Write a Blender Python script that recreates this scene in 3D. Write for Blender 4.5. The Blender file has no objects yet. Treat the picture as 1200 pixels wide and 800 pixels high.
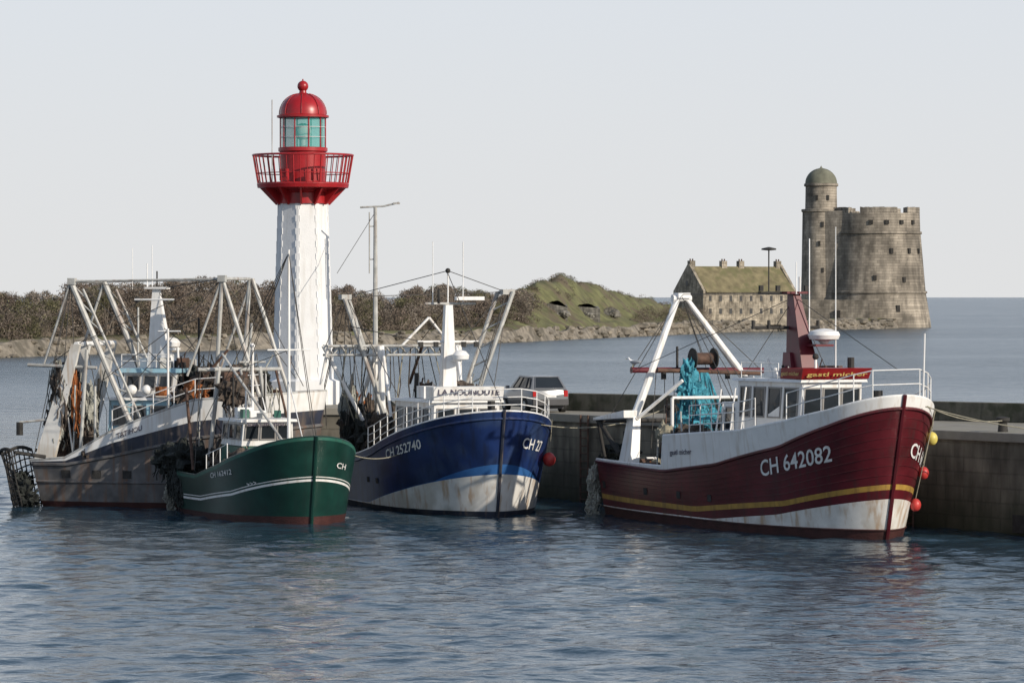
import bpy, math, random
import numpy as np
from mathutils import Vector, Matrix, noise
random.seed(7); np.random.seed(7)
sc=bpy.context.scene
D=math.radians
V=Vector
# ------------------------------------------------------------------ materials
def mat(name,c,rough=.5,var=.2,scale=2.,bump=0.,bscale=15.,streak=None,samt=.5,metal=0.,wet=None,vec=(1,1,1),alpha=1.,blotch=None,bamt=.5,bsc=.8):
    m=bpy.data.materials.new(name); m.use_nodes=True
    nt=m.node_tree; N=nt.nodes; L=nt.links; bs=N['Principled BSDF']
    tc=N.new('ShaderNodeTexCoord')
    def nz(sca,sc3,det=6):
        mp=N.new('ShaderNodeMapping'); mp.inputs['Scale'].default_value=sc3
        L.new(tc.outputs['Object'],mp.inputs['Vector'])
        n=N.new('ShaderNodeTexNoise'); n.inputs['Scale'].default_value=sca; n.inputs['Detail'].default_value=det
        L.new(mp.outputs['Vector'],n.inputs['Vector']); return n.outputs['Fac']
    def mr(src,a,b,lo=0.,hi=1.):
        r=N.new('ShaderNodeMapRange'); r.inputs['From Min'].default_value=a; r.inputs['From Max'].default_value=b
        r.inputs['To Min'].default_value=lo; r.inputs['To Max'].default_value=hi
        L.new(src,r.inputs['Value']); return r.outputs['Result']
    def mix(f,a,b):
        x=N.new('ShaderNodeMix'); x.data_type='RGBA'
        L.new(f,x.inputs[0])
        if isinstance(a,tuple): x.inputs[6].default_value=(*a,1)
        else: L.new(a,x.inputs[6])
        x.inputs[7].default_value=(*b,1)
        return x.outputs[2]
    c=tuple(c)
    out=mix(mr(nz(scale,vec),.3,.7),tuple(max(0,k*(1-var)) for k in c),tuple(min(1,k*(1+var)) for k in c))
    if blotch: out=mix(mr(nz(bsc,(1,1,1),8),.5,.62,0,bamt),out,blotch)
    if streak: out=mix(mr(nz(1.3,(3.5,3.5,.35),7),.52,.68,0,samt),out,streak)
    if wet:
        sp=N.new('ShaderNodeSeparateXYZ'); L.new(tc.outputs['Object'],sp.inputs[0])
        ad=N.new('ShaderNodeMath'); ad.operation='MULTIPLY_ADD'; ad.inputs[1].default_value=.9
        L.new(nz(1.5,(1,1,.4)),ad.inputs[0]); L.new(sp.outputs['Z'],ad.inputs[2])
        out=mix(mr(ad.outputs[0],wet[0]+.45,wet[0]+.45-wet[2]),out,wet[1])
    L.new(out,bs.inputs['Base Color'])
    bs.inputs['Roughness'].default_value=rough; bs.inputs['Metallic'].default_value=metal
    if alpha<1: bs.inputs['Alpha'].default_value=alpha
    if bump>0:
        b=N.new('ShaderNodeBump'); b.inputs['Strength'].default_value=.6; b.inputs['Distance'].default_value=bump
        L.new(nz(bscale,(1,1,1),8),b.inputs['Height']); L.new(b.outputs['Normal'],bs.inputs['Normal'])
    return m
def stone(name,c,bw,bh,scale=1.,mort=.6,var=.35,wet=None,bump=.05,big=.15):
    m=bpy.data.materials.new(name); m.use_nodes=True
    nt=m.node_tree; N=nt.nodes; L=nt.links; bs=N['Principled BSDF']
    tc=N.new('ShaderNodeTexCoord'); sp=N.new('ShaderNodeSeparateXYZ'); L.new(tc.outputs['Object'],sp.inputs[0])
    ad=N.new('ShaderNodeMath'); ad.operation='SUBTRACT'; L.new(sp.outputs['X'],ad.inputs[0]); L.new(sp.outputs['Y'],ad.inputs[1])
    cb=N.new('ShaderNodeCombineXYZ'); L.new(ad.outputs[0],cb.inputs['X']); L.new(sp.outputs['Z'],cb.inputs['Y'])
    br=N.new('ShaderNodeTexBrick'); L.new(cb.outputs[0],br.inputs['Vector'])
    br.inputs['Scale'].default_value=1.; br.inputs['Brick Width'].default_value=bw; br.inputs['Row Height'].default_value=bh
    br.inputs['Mortar Size'].default_value=bh*.05
    br.inputs['Color1'].default_value=(*[k*(1-var*.7) for k in c],1); br.inputs['Color2'].default_value=(*[k*(1+var*.7) for k in c],1)
    br.inputs['Mortar'].default_value=(*[k*mort for k in c],1)
    def rng(s,lo,hi,v=(1,1,1)):
        mp=N.new('ShaderNodeMapping'); mp.inputs['Scale'].default_value=v; L.new(tc.outputs['Object'],mp.inputs['Vector'])
        n=N.new('ShaderNodeTexNoise'); n.inputs['Scale'].default_value=s; n.inputs['Detail'].default_value=9; L.new(mp.outputs[0],n.inputs['Vector'])
        r=N.new('ShaderNodeMapRange'); r.inputs['From Min'].default_value=.35; r.inputs['From Max'].default_value=.65
        r.inputs['To Min'].default_value=lo; r.inputs['To Max'].default_value=hi; L.new(n.outputs['Fac'],r.inputs['Value']); return r.outputs['Result']
    mm=N.new('ShaderNodeMath'); mm.operation='MULTIPLY'; L.new(rng(big,.6,1.3),mm.inputs[0]); L.new(rng(big*5,.6,1.25,(1,1,.25)),mm.inputs[1])
    mx=N.new('ShaderNodeVectorMath'); mx.operation='SCALE'; L.new(br.outputs['Color'],mx.inputs[0]); L.new(mm.outputs[0],mx.inputs['Scale'])
    out=mx.outputs[0]
    if wet:
        ad2=N.new('ShaderNodeMath'); ad2.operation='MULTIPLY_ADD'; ad2.inputs[1].default_value=1.6
        n2=N.new('ShaderNodeTexNoise'); n2.inputs['Scale'].default_value=1.; n2.inputs['Detail'].default_value=8
        L.new(tc.outputs['Object'],n2.inputs['Vector'])
        L.new(n2.outputs['Fac'],ad2.inputs[0]); L.new(sp.outputs['Z'],ad2.inputs[2])
        r2=N.new('ShaderNodeMapRange'); r2.inputs['From Min'].default_value=wet[0]+.8; r2.inputs['From Max'].default_value=wet[0]+.8-wet[2]
        L.new(ad2.outputs[0],r2.inputs['Value'])
        x=N.new('ShaderNodeMix'); x.data_type='RGBA'; L.new(r2.outputs['Result'],x.inputs[0]); L.new(out,x.inputs[6]); x.inputs[7].default_value=(*wet[1],1)
        out=x.outputs[2]
    L.new(out,bs.inputs['Base Color']); bs.inputs['Roughness'].default_value=.9
    b=N.new('ShaderNodeBump'); b.inputs['Distance'].default_value=bump; L.new(br.outputs['Fac'],b.inputs['Height']); b.invert=True
    L.new(b.outputs['Normal'],bs.inputs['Normal'])
    return m
RUST=(.16,.07,.03)
M={}
M['maroon']=mat('maroon_paint',(.088,.009,.014),.35,.3,1.2,streak=(.05,.02,.02),samt=.6,wet=(.25,(.03,.015,.012),.5))
M['antifoul']=mat('antifouling',(.05,.016,.014),.6,.3,3,bump=.02,wet=(-.05,(.02,.022,.015),.4))
M['white']=mat('white_paint',(.79,.785,.77),.4,.06,2,streak=(.45,.36,.26),samt=.4)
M['whitehull']=mat('white_hull_paint',(.68,.67,.64),.45,.1,2,streak=(.40,.25,.13),samt=.7,blotch=(.35,.3,.22),bamt=.4,wet=(.2,(.12,.12,.08),.5))
M['yellow']=mat('yellow_stripe',(.38,.23,.05),.45,.2,3,streak=(.15,.08,.04),samt=.5)
M['blue']=mat('blue_paint',(.009,.024,.095),.38,.35,1.0,streak=(.01,.015,.04),samt=.6,blotch=(.05,.08,.14),bamt=.35)
M['lblue']=mat('light_blue_paint',(.03,.11,.30),.4,.2,2)
M['navy']=mat('navy_paint',(.022,.027,.045),.6,.4,1.5,streak=(.13,.10,.08),samt=.7,blotch=(.07,.07,.075),bamt=.6)
M['green']=mat('green_paint',(.007,.038,.029),.35,.3,1.4,streak=(.01,.03,.025),samt=.6)
M['hgreen']=mat('wheelhouse_green',(.03,.12,.09),.4,.2,2,streak=(.05,.06,.04),samt=.4)
M['steel']=mat('weathered_steel',(.13,.125,.125),.7,.4,1.5,streak=(.15,.09,.06),samt=.85,blotch=(.06,.057,.055),bamt=.7,wet=(.2,(.03,.035,.025),.5))
M['galv']=mat('galvanised_pole',(.42,.42,.40),.5,.25,3,streak=RUST,samt=.5)
M['dark']=mat('dark_gear',(.03,.028,.026),.8,.4,5,bump=.02)
M['rust']=mat('rusty_gear',(.09,.05,.035),.8,.5,4,bump=.02)
M['redpaint']=mat('red_paint',(.24,.014,.016),.4,.15,2,streak=(.2,.01,.01),samt=.4)
M['mastred']=mat('mast_red',(.11,.010,.018),.4,.2,2,streak=(.08,.02,.02),samt=.5)
M['glass']=mat('window_glass',(.02,.025,.03),.05,.1,2)
M['frame']=mat('window_frame',(.25,.24,.23),.5,.1,2)
M['wire']=mat('wire_rope',(.06,.055,.05),.6,.2,3)
M['rope']=mat('rope',(.28,.26,.2),.9,.2,5)
M['teal']=mat('teal_net',(.05,.25,.33),.9,.6,6,bump=.1,bscale=12,vec=(1,1,.3))
M['brownnet']=mat('brown_net',(.08,.062,.05),.95,.7,5,bump=.12,bscale=10,vec=(1,1,.3))
M['orange']=mat('orange_net',(.3,.1,.03),.9,.5,5,bump=.08)
M['blacknet']=mat('black_net',(.022,.026,.024),.95,.7,5,bump=.12,bscale=10,vec=(1,1,.3))
M['pale']=mat('pale_rope_mat',(.34,.34,.3),.95,.4,6,bump=.12,bscale=14,vec=(1,1,.3))
M['deck']=mat('deck',(.14,.12,.1),.8,.3,3)
M['buoyred']=mat('red_buoy',(.45,.04,.035),.45,.25,3)
M['buoyyel']=mat('yellow_buoy',(.6,.5,.12),.45,.25,3)
M['text']=mat('lettering_white',(.7,.7,.69),.5,.2,4)
M['textg']=mat('lettering_gold',(.6,.45,.15),.5,.1,4)
M['textd']=mat('lettering_dark',(.04,.03,.06),.5,.1,4)
M['skyblue']=mat('pale_blue_paint',(.3,.5,.6),.45,.15,2,streak=(.35,.3,.25),samt=.4)
M['crate']=mat('fish_crate',(.05,.15,.4),.5,.2,3)
# ------------------------------------------------------------------ mesh builder
class MB:
    def __init__(s): s.v=[];s.f=[];s.m=[];s.mats=[]
    def mi(s,m):
        if m not in s.mats: s.mats.append(m)
        return s.mats.index(m)
    def add(s,vs,fs,m):
        o=len(s.v); s.v+=[tuple(v) for v in vs]; k=s.mi(m)
        for f in fs: s.f.append([i+o for i in f]); s.m.append(k)
    def tube(s,a,b,r,m,r1=None,n=8):
        a=V(a);b=V(b); r1=r if r1 is None else r1
        d=(b-a); 
        if d.length<1e-6: return
        d.normalize(); up=V((0,0,1)) if abs(d.z)<.95 else V((1,0,0))
        e=d.cross(up).normalized(); g=d.cross(e)
        vs=[]
        for p,rr in((a,r),(b,r1)):
            for i in range(n):
                t=2*math.pi*(i+.5)/n; vs.append(p+e*math.cos(t)*rr+g*math.sin(t)*rr)
        fs=[(i,(i+1)%n,n+(i+1)%n,n+i) for i in range(n)]+[tuple(range(n)),tuple(range(n,2*n))]
        s.add(vs,fs,m)
    def line(s,pts,r,m,n=6):
        for a,b in zip(pts[:-1],pts[1:]): s.tube(a,b,r,m,n=n)
    def box(s,c,sz,m,rz=0,taper=1.):
        c=V(c); hx,hy,hz=[k/2 for k in sz]; R=Matrix.Rotation(rz,3,'Z')
        vs=[c+R@V((x*hx*(taper if z>0 else 1),y*hy*(taper if z>0 else 1),z*hz)) for z in(-1,1) for x,y in((-1,-1),(1,-1),(1,1),(-1,1))]
        s.add(vs,[(0,3,2,1),(4,5,6,7),(0,1,5,4),(1,2,6,5),(2,3,7,6),(3,0,4,7)],m)
    def prism(s,bot,top,m):
        n=len(bot); s.add(list(bot)+list(top),[tuple(range(n))[::-1],tuple(range(n,2*n))]+[(i,(i+1)%n,n+(i+1)%n,n+i) for i in range(n)],m)
    def lathe(s,c,prof,m,n=32,ph=0,cap=True):
        c=V(c); vs=[]
        for r,z in prof:
            for i in range(n):
                t=2*math.pi*i/n+ph; vs.append(c+V((r*math.cos(t),r*math.sin(t),z)))
        fs=[(k*n+i,k*n+(i+1)%n,(k+1)*n+(i+1)%n,(k+1)*n+i) for k in range(len(prof)-1) for i in range(n)]
        if cap: fs+=[tuple(range(n))[::-1],tuple(range((len(prof)-1)*n,len(prof)*n))]
        s.add(vs,fs,m)
    def sphere(s,c,r,m,n=16,sz=1.):
        s.lathe(c,[(max(.001,r*math.cos(a)),r*sz*math.sin(a)) for a in [math.pi*(k/10-.5) for k in range(11)]],m,n)
    def lump(s,c,rx,ry,rz,m,seed=0,n=30,k=20,amp=.35,fr=2.,strands=0):
        c=V(c); vs=[]
        for j in range(k+1):
            a=math.pi*(j/k-.5)
            for i in range(n):
                t=2*math.pi*i/n
                d=V((math.cos(a)*math.cos(t),math.cos(a)*math.sin(t),math.sin(a)))
                f=1+amp*noise.fractal(d*fr+V((seed*7.1,seed*3.3,0)),.8,2.2,5)
                vs.append(c+V((d.x*rx*f,d.y*ry*f,d.z*rz*f)))
        fs=[(j*n+i,j*n+(i+1)%n,(j+1)*n+(i+1)%n,(j+1)*n+i) for j in range(k) for i in range(n)]
        s.add(vs,fs,m)
        for q in range(strands):
            a=random.uniform(0,6.28); z=random.uniform(.1,.9); p=c+V((rx*math.cos(a),ry*math.sin(a),rz*z))
            pts=[p+V((random.gauss(0,.05)+.1*rx*math.cos(a)*i/3,random.gauss(0,.05)+.1*ry*math.sin(a)*i/3,-rz*1.9*i/5)) for i in range(6)]
            s.line(pts,random.uniform(.012,.035),m,4)
    def slab(s,q,t,m,off=0.):
        q=[V(p) for p in q]; n=(q[1]-q[0]).cross(q[3]-q[0]).normalized()
        s.prism([p+n*off for p in q],[p+n*(off+t) for p in q],m)
    def window(s,q,u0,u1,v0,v1,fm,gm,fw=.05):
        A,B,C,Dd=[V(p) for p in q]
        P=lambda u,v:(A.lerp(B,u)).lerp(Dd.lerp(C,u),v)
        lu=(B-A).length; lv=(Dd-A).length; du=fw/lu; dv=fw/lv
        s.slab([P(u0,v0),P(u1,v0),P(u1,v1),P(u0,v1)],.01,gm,off=.004)
        for a,b,c,d in((u0-du,u1+du,v0-dv,v0),(u0-du,u1+du,v1,v1+dv),(u0-du,u0,v0,v1),(u1,u1+du,v0,v1)):
            s.slab([P(a,c),P(b,c),P(b,d),P(a,d)],.035,fm,off=.003)
    def house(s,x0,x1,w0,w1,z0,z1,wm,rm,fl=.0,side=(),front=(),aft=(),v=(.5,.88),over=.15,rt=.1,fm=None,tw=.94):
        fm=fm or M['frame']
        b=[(x0,-w0,z0),(x1,-w1,z0),(x1,w1,z0),(x0,w0,z0)]
        t=[(x0+.05,-w0*tw,z1),(x1+fl,-w1*tw,z1),(x1+fl,w1*tw,z1),(x0+.05,w0*tw,z1)]
        s.prism(b,t,wm)
        for a,c in side:
            s.window([b[0],b[1],t[1],t[0]],a,c,*v,fm,M['glass']); s.window([b[2],b[3],t[3],t[2]],1-c,1-a,*v,fm,M['glass'])
        for a,c in front: s.window([b[1],b[2],t[2],t[1]],a,c,*v,fm,M['glass'])
        for a,c in aft: s.window([b[3],b[0],t[0],t[3]],a,c,*v,fm,M['glass'])
        o=over
        r=[(x0-o,-w0*tw-o,z1),(x1+fl+o,-w1*tw-o,z1),(x1+fl+o,w1*tw+o,z1),(x0-o,w0*tw+o,z1)]
        s.prism([(p[0],p[1],p[2]+.003) for p in r],[(p[0]*1.0,p[1]*.97,p[2]+rt) for p in r],rm)
    def rail(s,pts,h,r,m,levels=(1.,.5),n=6):
        pts=[V(p) for p in pts]
        for p in pts: s.tube(p,p+V((0,0,h)),r,m,n=n)
        for l in levels: s.line([p+V((0,0,h*l)) for p in pts],r*1.0,m,n)
    def obj(s,name,parent=None,bevel=0,smooth=35,loc=None):
        me=bpy.data.meshes.new(name); me.from_pydata(s.v,[],s.f)
        for m in s.mats: me.materials.append(m)
        me.polygons.foreach_set('material_index',s.m)
        if smooth:
            me.polygons.foreach_set('use_smooth',[True]*len(s.f))
            try: me.set_sharp_from_angle(angle=D(smooth))
            except Exception: pass
        me.update()
        o=bpy.data.objects.new(name,me); sc.collection.objects.link(o)
        if parent: o.parent=parent
        if loc: o.location=loc
        if bevel:
            b=o.modifiers.new('bevel','BEVEL'); b.width=bevel; b.segments=2; b.limit_method='ANGLE'; b.angle_limit=D(40)
        return o
def empty(name,loc=(0,0,0),rz=0):
    e=bpy.data.objects.new(name,None); sc.collection.objects.link(e); e.location=loc; e.rotation_euler=(0,0,rz); return e
def textmesh(txt):
    cu=bpy.data.curves.new('t','FONT'); cu.body=txt; cu.resolution_u=3; cu.offset=.012
    o=bpy.data.objects.new('t',cu); sc.collection.objects.link(o)
    bpy.context.view_layer.update()
    dg=bpy.context.evaluated_depsgraph_get(); me=o.evaluated_get(dg).to_mesh()
    vs=[(v.co.x,v.co.y) for v in me.vertices]; fs=[tuple(p.vertices) for p in me.polygons]
    o.evaluated_get(dg).to_mesh_clear(); bpy.data.objects.remove(o); bpy.data.curves.remove(cu)
    xs=[a for a,b in vs]; ys=[b for a,b in vs]; x0,x1,y0,y1=min(xs),max(xs),min(ys),max(ys)
    return [((a-x0)/(x1-x0),(b-y0)/(y1-y0)) for a,b in vs],fs
def flat_text(mb,txt,A,B,h,m,up=(0,0,1),off=.03):
    A=V(A);B=V(B);up=V(up).normalized(); n=(B-A).cross(up).normalized()
    vs,fs=textmesh(txt); mb.add([A.lerp(B,x)+up*(y*h)+n*off for x,y in vs],fs,m)
ip=lambda pts:(lambda u:float(np.interp(u,[p[0] for p in pts],[p[1] for p in pts])))
def clutter(mb,reg,n,seed=0,kinds='bdslpw'):
    R=random.Random(seed)
    for i in range(n):
        x=R.uniform(reg[0],reg[1]); y=R.uniform(reg[2],reg[3]); z=reg[4]; h=reg[5]-reg[4]; k=R.choice(kinds)
        if k=='b':
            s=(R.uniform(.25,.6),R.uniform(.2,.45),R.uniform(.15,.4)); mb.box((x,y,z+s[2]/2),s,M[R.choice(['crate','galv','dark','rust','white','rust','hgreen','dark'])],R.uniform(0,3))
        elif k=='d':
            r=R.uniform(.12,.28); mb.tube((x,y-.25,z+r),(x,y+.25,z+r),r,M[R.choice(['rust','dark','galv'])],n=12)
        elif k=='s':
            r=R.uniform(.08,.14); mb.sphere((x,y,z+R.uniform(.1,min(h,.6))),r,M[R.choice(['buoyred','orange','dark','white','dark'])],10)
        elif k=='l':
            mb.lump((x,y,z+.15),R.uniform(.2,.5),R.uniform(.2,.5),R.uniform(.15,.4),M[R.choice(['brownnet','blacknet','pale','brownnet','rope'])],seed=seed*50+i,n=18,k=12,amp=.8,strands=6)
        elif k=='p':
            mb.tube((x,y,z),(x+R.uniform(-.3,.3),y+R.uniform(-.2,.2),z+h*R.uniform(.5,1)),R.uniform(.02,.05),M[R.choice(['galv','white','dark','rust'])],n=6)
        else:
            mb.line([(x+R.gauss(0,.1),y+R.gauss(0,.1),z+h*(1-j/4)) for j in range(5)],R.uniform(.012,.025),M[R.choice(['rope','wire','pale','blacknet'])],4)
class Hull:
    def __init__(s,L,B,zref,rake,zbow,pd=(.55,3.1,.55),pw=(.42,2.8,.7),wlf=.95):
        s.L=L;s.B=B;s.zref=zref;s.rake=rake;s.zbow=zbow;s.pd=pd;s.pw=pw;s.wlf=wlf
    def b(s,u,z):
        def f(u0,p,q):
            t=max(0,(u-u0)/(1-u0)); return max(0,1-t**p)**q
        aft=1-.14*max(0,1-u/.3)**2
        fd=f(*s.pd)*aft; fw=f(*s.pw)*aft*s.wlf
        k=min(max(z/s.zref(u),0),1.2); w=fw+(fd-fw)*k**1.1
        if z<0: w*=max(.2,1+z*.5)
        return w*s.B/2
    def P(s,u,z,side,inset=0.):
        y=max(0,s.b(u,z)-inset)
        x=u*s.L+s.rake*u**4*max(z,-.3)/s.zbow-.25*(1-u)**8*max(z,0)
        if inset: x-=inset*1.2*u**10
        return V((x,side*y,z))
    def build(s,mb,rows,mats,ztop,zdeck,inner,deckm,extra=(),N=56,sub=3,cap=None,capr=.06):
        us=sorted(set([round(1-(1-i/N)**2.3,5) for i in range(N+1)]+list(extra)))
        zf=[]; rm=[]
        for a,b,m in zip(rows[:-1],rows[1:],mats):
            for k in range(sub):
                zf.append((lambda u,a=a,b=b,k=k:a(u)+(max(b(u),a(u)+.004)-a(u))*k/sub)); rm.append(m)
        zf.append(rows[-1])
        n=len(us); K=len(zf)
        for side in(-1,1):
            vs=[s.P(u,f(u),side) for f in zf for u in us]
            for k in range(K-1):
                fs=[(i,i+1,n+i+1,n+i) if side<0 else (i,n+i,n+i+1,i+1) for i in range(n-1)]
                mb.add(vs[k*n:(k+2)*n],fs,rm[k])
            vi=[s.P(u,ztop(u),side,.1) for u in us]+[s.P(u,zdeck(u),side,.12) for u in us]
            mb.add(vi,[(i,i+1,n+i+1,n+i) for i in range(n-1)],inner)
            if cap: mb.line([s.P(u,ztop(u)+.01,side,.05) for u in us],capr,cap,n=8)
        for k in range(K-1):
            z0,z1=zf[k](0),zf[k+1](0)
            mb.add([s.P(0,z0,-1),s.P(0,z0,1),s.P(0,z1,1),s.P(0,z1,-1)],[(0,1,2,3)],rm[k])
        z0,z1=zdeck(0),ztop(0)
        mb.add([V((.12,-s.b(0,z0),z0)),V((.12,s.b(0,z0),z0)),V((.12,s.b(0,z1),z1)),V((.12,-s.b(0,z1),z1))],[(0,1,2,3)],inner)
        if cap: mb.line([s.P(0,z1+.01,-1),s.P(0,z1+.01,1)],capr,cap,n=8)
        vd=[s.P(u,zdeck(u),-1,.05) for u in us]+[s.P(u,zdeck(u),1,.05) for u in us]
        mb.add(vd,[(i,i+1,n+i+1,n+i) for i in range(n-1)],deckm)
    def strake(s,mb,zf,r,m,n=48):
        us=[1-(1-i/n)**2 for i in range(n+1)]
        for side in(-1,1): mb.line([s.P(u,zf(u),side,-.01) for u in us],r,m,n=6)
    def nrm(s,u,z,side):
        e=.004; a=s.P(min(u+e,1),z,side)-s.P(u-e,z,side); b=s.P(u,z+.05,side)-s.P(u,z-.05,side)
        n=a.cross(b); n=n.normalized()
        return n if n.y*side>0 else -n
    def text(s,mb,txt,ua,ub,za,zb,h,side,m,off=.03):
        us=np.linspace(ua,ub,80); zm=(za+zb)/2+h/2
        pts=[s.P(u,zm,side) for u in us]; cl=[0]
        for a,b in zip(pts[:-1],pts[1:]): cl.append(cl[-1]+(b-a).length)
        vs,fs=textmesh(txt); out=[]
        for x,y in vs:
            u=float(np.interp(x*cl[-1],cl,us)); z=za+(zb-za)*x+y*h
            out.append(s.P(u,z,side)+s.nrm(u,z,side)*off)
        mb.add(out,fs,m)
    def patch(s,mb,ua,ub,za,zb,side,m,off=.02):
        q=[(ua,za),(ub,za),(ub,zb),(ua,zb)]
        mb.add([s.P(u,z,side)+s.nrm(u,z,side)*off for u,z in q],[(0,1,2,3)],m)
c0=lambda z:(lambda u:z)
# ================================================================== RED BOAT
def red_boat():
    ox,oy,hx,hy=5.75,142.3,.395,-.919
    E=empty('fishing_boat',(ox,oy,0),math.atan2(hy,hx))
    sheer=ip([(0,1.95),(.36,1.85),(.6,2.25),(.82,2.98),(.93,3.75),(1,4.35)])
    top=ip([(0,2.0),(.352,2.0),(.368,3.1),(.7,3.45),(.84,3.85),(.93,4.25),(1,4.75)])
    zref=ip([(0,2.2),(.36,2.6),(.65,3.2),(1,4.75)])
    H=Hull(16.8,6.2,zref,1.2,4.75,pd=(.55,3.2,.48))
    wedge=ip([(0,.36),(.58,.37),(.8,.7),(1,1.35)])
    s0=ip([(0,.6),(.5,.55),(.82,1.0),(1,1.66)]); s1=lambda u:s0(u)+.18
    mb=MB()
    H.build(mb,[c0(-.7),c0(.3),wedge,s0,s1,sheer,top],[M['antifoul'],M['whitehull'],M['maroon'],M['yellow'],M['maroon'],M['white']],top,lambda u:max(1.1,sheer(u)-.55),M['white'],M['deck'],extra=(.352,.368),cap=M['white'])
    H.strake(mb,lambda u:sheer(u),.06,M['maroon']); H.strake(mb,c0(.3),.03,M['antifoul'])
    for k in range(7): H.strake(mb,lambda u,k=k:s1(u)+(sheer(u)-s1(u))*(k+1)/8,.01,M['maroon'])
    mb.line([H.P(1,z,1)+V((.03,0,0)) for z in(-.3,1.2,3,4.8)],.07,M['maroon'])
    mb.obj('hull',E,smooth=40)
    mb=MB()
    H.text(mb,'CH 642082',.765,.932,1.95,2.58,.56,-1,M['text'])
    H.text(mb,'CH 64',.993,.93,2.75,2.3,.5,1,M['text'])
    H.text(mb,'gastl micher',.4,.5,2.4,2.5,.24,-1,M['textd'])
    for u in(.26,.42,.56): H.patch(mb,u,u+.018,.95,1.2,-1,M['dark'])
    H.patch(mb,.02,.04,1.0,1.25,-1,M['dark'])
    mb.obj('lettering',E,smooth=0)
    SH=(1.1,-.25,0)
    mb=MB()
    mb.house(8.7,12.1,1.85,1.2,2.3,5.12,M['white'],M['white'],fl=.25,side=((.06,.2),(.27,.43),(.5,.68),(.75,.94)),front=((.05,.32),(.37,.63),(.68,.95)),v=(.58,.92))
    mb.prism([(11.2,-1.38,5.235),(12.55,-1.28,5.235),(12.55,1.28,5.235),(11.2,1.38,5.235)],[(11.3,-1.4,5.6),(12.75,-1.32,5.6),(12.75,1.32,5.6),(11.3,1.4,5.6)],M['redpaint'])
    mb.prism([(6.9,-1.6,2.3),(8.695,-1.7,2.3),(8.695,1.7,2.3),(6.9,1.6,2.3)],[(7.0,-1.5,4.35),(8.695,-1.6,4.35),(8.695,1.6,4.35),(7.0,1.5,4.35)],M['white'])
    mb.box((8.9,0,5.4),(.9,1.2,.3),M['white'])
    mb.window([(6.9,-1.62,2.3),(8.695,-1.72,2.3),(8.695,-1.62,4.35),(7.0,-1.52,4.35)],.3,.65,.55,.9,M['frame'],M['glass'])
    flat_text(mb,'gastl micher',(12.62,-1.15,5.31),(12.62,1.15,5.31),.2,M['textg'],up=(.5,0,1),off=.05)
    flat_text(mb,'gastl micher',(11.35,-1.4,5.31),(12.5,-1.32,5.31),.18,M['textg'],off=.03)
    clutter(mb,(8.9,10.8,-1.2,1.2,5.25,5.9),10,5,'bpp')
    mb.obj('wheelhouse',E,bevel=.02,smooth=0,loc=SH)
    mb=MB()
    mb.prism([(9.7,-.4,5.22),(10.9,-.35,5.22),(10.9,.35,5.22),(9.7,.4,5.22)],[(9.35,-.16,8.1),(9.75,-.14,8.1),(9.75,.14,8.1),(9.35,.16,8.1)],M['mastred'])
    mb.box((9.55,0,8.15),(.7,.9,.08),M['mastred'])
    mb.prism([(9.6,-.5,5.5),(10.3,-.5,5.5),(10.3,.5,5.5),(9.6,.5,5.5)],[(9.6,-.45,6.1),(10.0,-.4,6.1),(10.0,.4,6.1),(9.6,.45,6.1)],M['mastred'])
    mb.box((10.7,.35,6.35),(.9,.7,.08),M['mastred'])
    mb.lathe((10.9,.45,6.4),[(.12,0),(.2,.1),(.5,.16),(.56,.3),(.5,.42),(.25,.5),(.01,.53)],M['white'],20)
    mb.tube((9.5,-1.6,6.95),(9.7,.9,6.95),.06,M['dark']); mb.tube((9.4,-1.3,8.15),(9.6,.6,8.15),.04,M['dark'])
    for y in(-1.6,-1.0,.9): mb.tube((9.6,y,6.9),(9.6,y,7.2),.06,M['dark'])
    for y in(-1.25,-.6,.5): mb.box((9.5,y,8.3),(.12,.14,.2),M['dark'])
    mb.tube((9.4,-.9,8.1),(9.4,-.9,9.6),.025,M['dark']); mb.lathe((9.4,-.9,9.6),[(.05,0),(.26,.02),(.26,.07),(.03,.12)],M['dark'],14)
    mb.tube((10.3,.2,6.4),(10.3,.2,10.0),.022,M['white']); mb.tube((10.9,.9,5.3),(10.9,.9,10.4),.028,M['white'],.014)
    mb.tube((10.1,-.2,8.1),(10.1,-.2,9.2),.02,M['white']); mb.tube((9.6,.2,8.1),(9.6,.2,8.7),.05,M['white'])
    mb.tube((12,.9,5.6),(12,.9,5.95),.12,M['dark']); mb.tube((11.9,-.4,5.6),(11.9,-.4,5.9),.05,M['white']); mb.sphere((11.9,-.4,5.98),.11,M['dark'])
    mb.rail([(8.9,-1.7,5.2),(10,-1.5,5.2),(11.1,-1.4,5.2)],.55,.018,M['white'])
    mb.obj('mast',E,bevel=.015,smooth=40,loc=SH)
    mb=MB(); w=M['white']
    mb.prism([(1.6,-2.75,1.9),(2.6,-2.75,1.9),(2.6,-2.35,1.9),(1.6,-2.35,1.9)],[(1.8,-2.45,3.7),(2.3,-2.45,3.7),(2.3,-2.15,3.7),(1.8,-2.15,3.7)],w)
    mb.prism([(1.6,2.35,1.9),(2.6,2.35,1.9),(2.6,2.75,1.9),(1.6,2.75,1.9)],[(1.8,2.2,5.1),(2.2,2.2,5.1),(2.2,2.5,5.1),(1.8,2.5,5.1)],w)
    mb.tube((2.05,-2.3,3.6),(2.0,-.55,7.95),.17,w,.12); mb.tube((2.0,2.35,4.9),(2.0,-.2,7.95),.14,w,.11)
    mb.tube((2.3,-2.3,3.6),(3.8,-1.2,5.0),.07,w); mb.tube((2.0,-.75,7.95),(2.0,.0,7.95),.13,w)
    mb.box((2,-.35,8.05),(.4,.5,.2),w)
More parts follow.
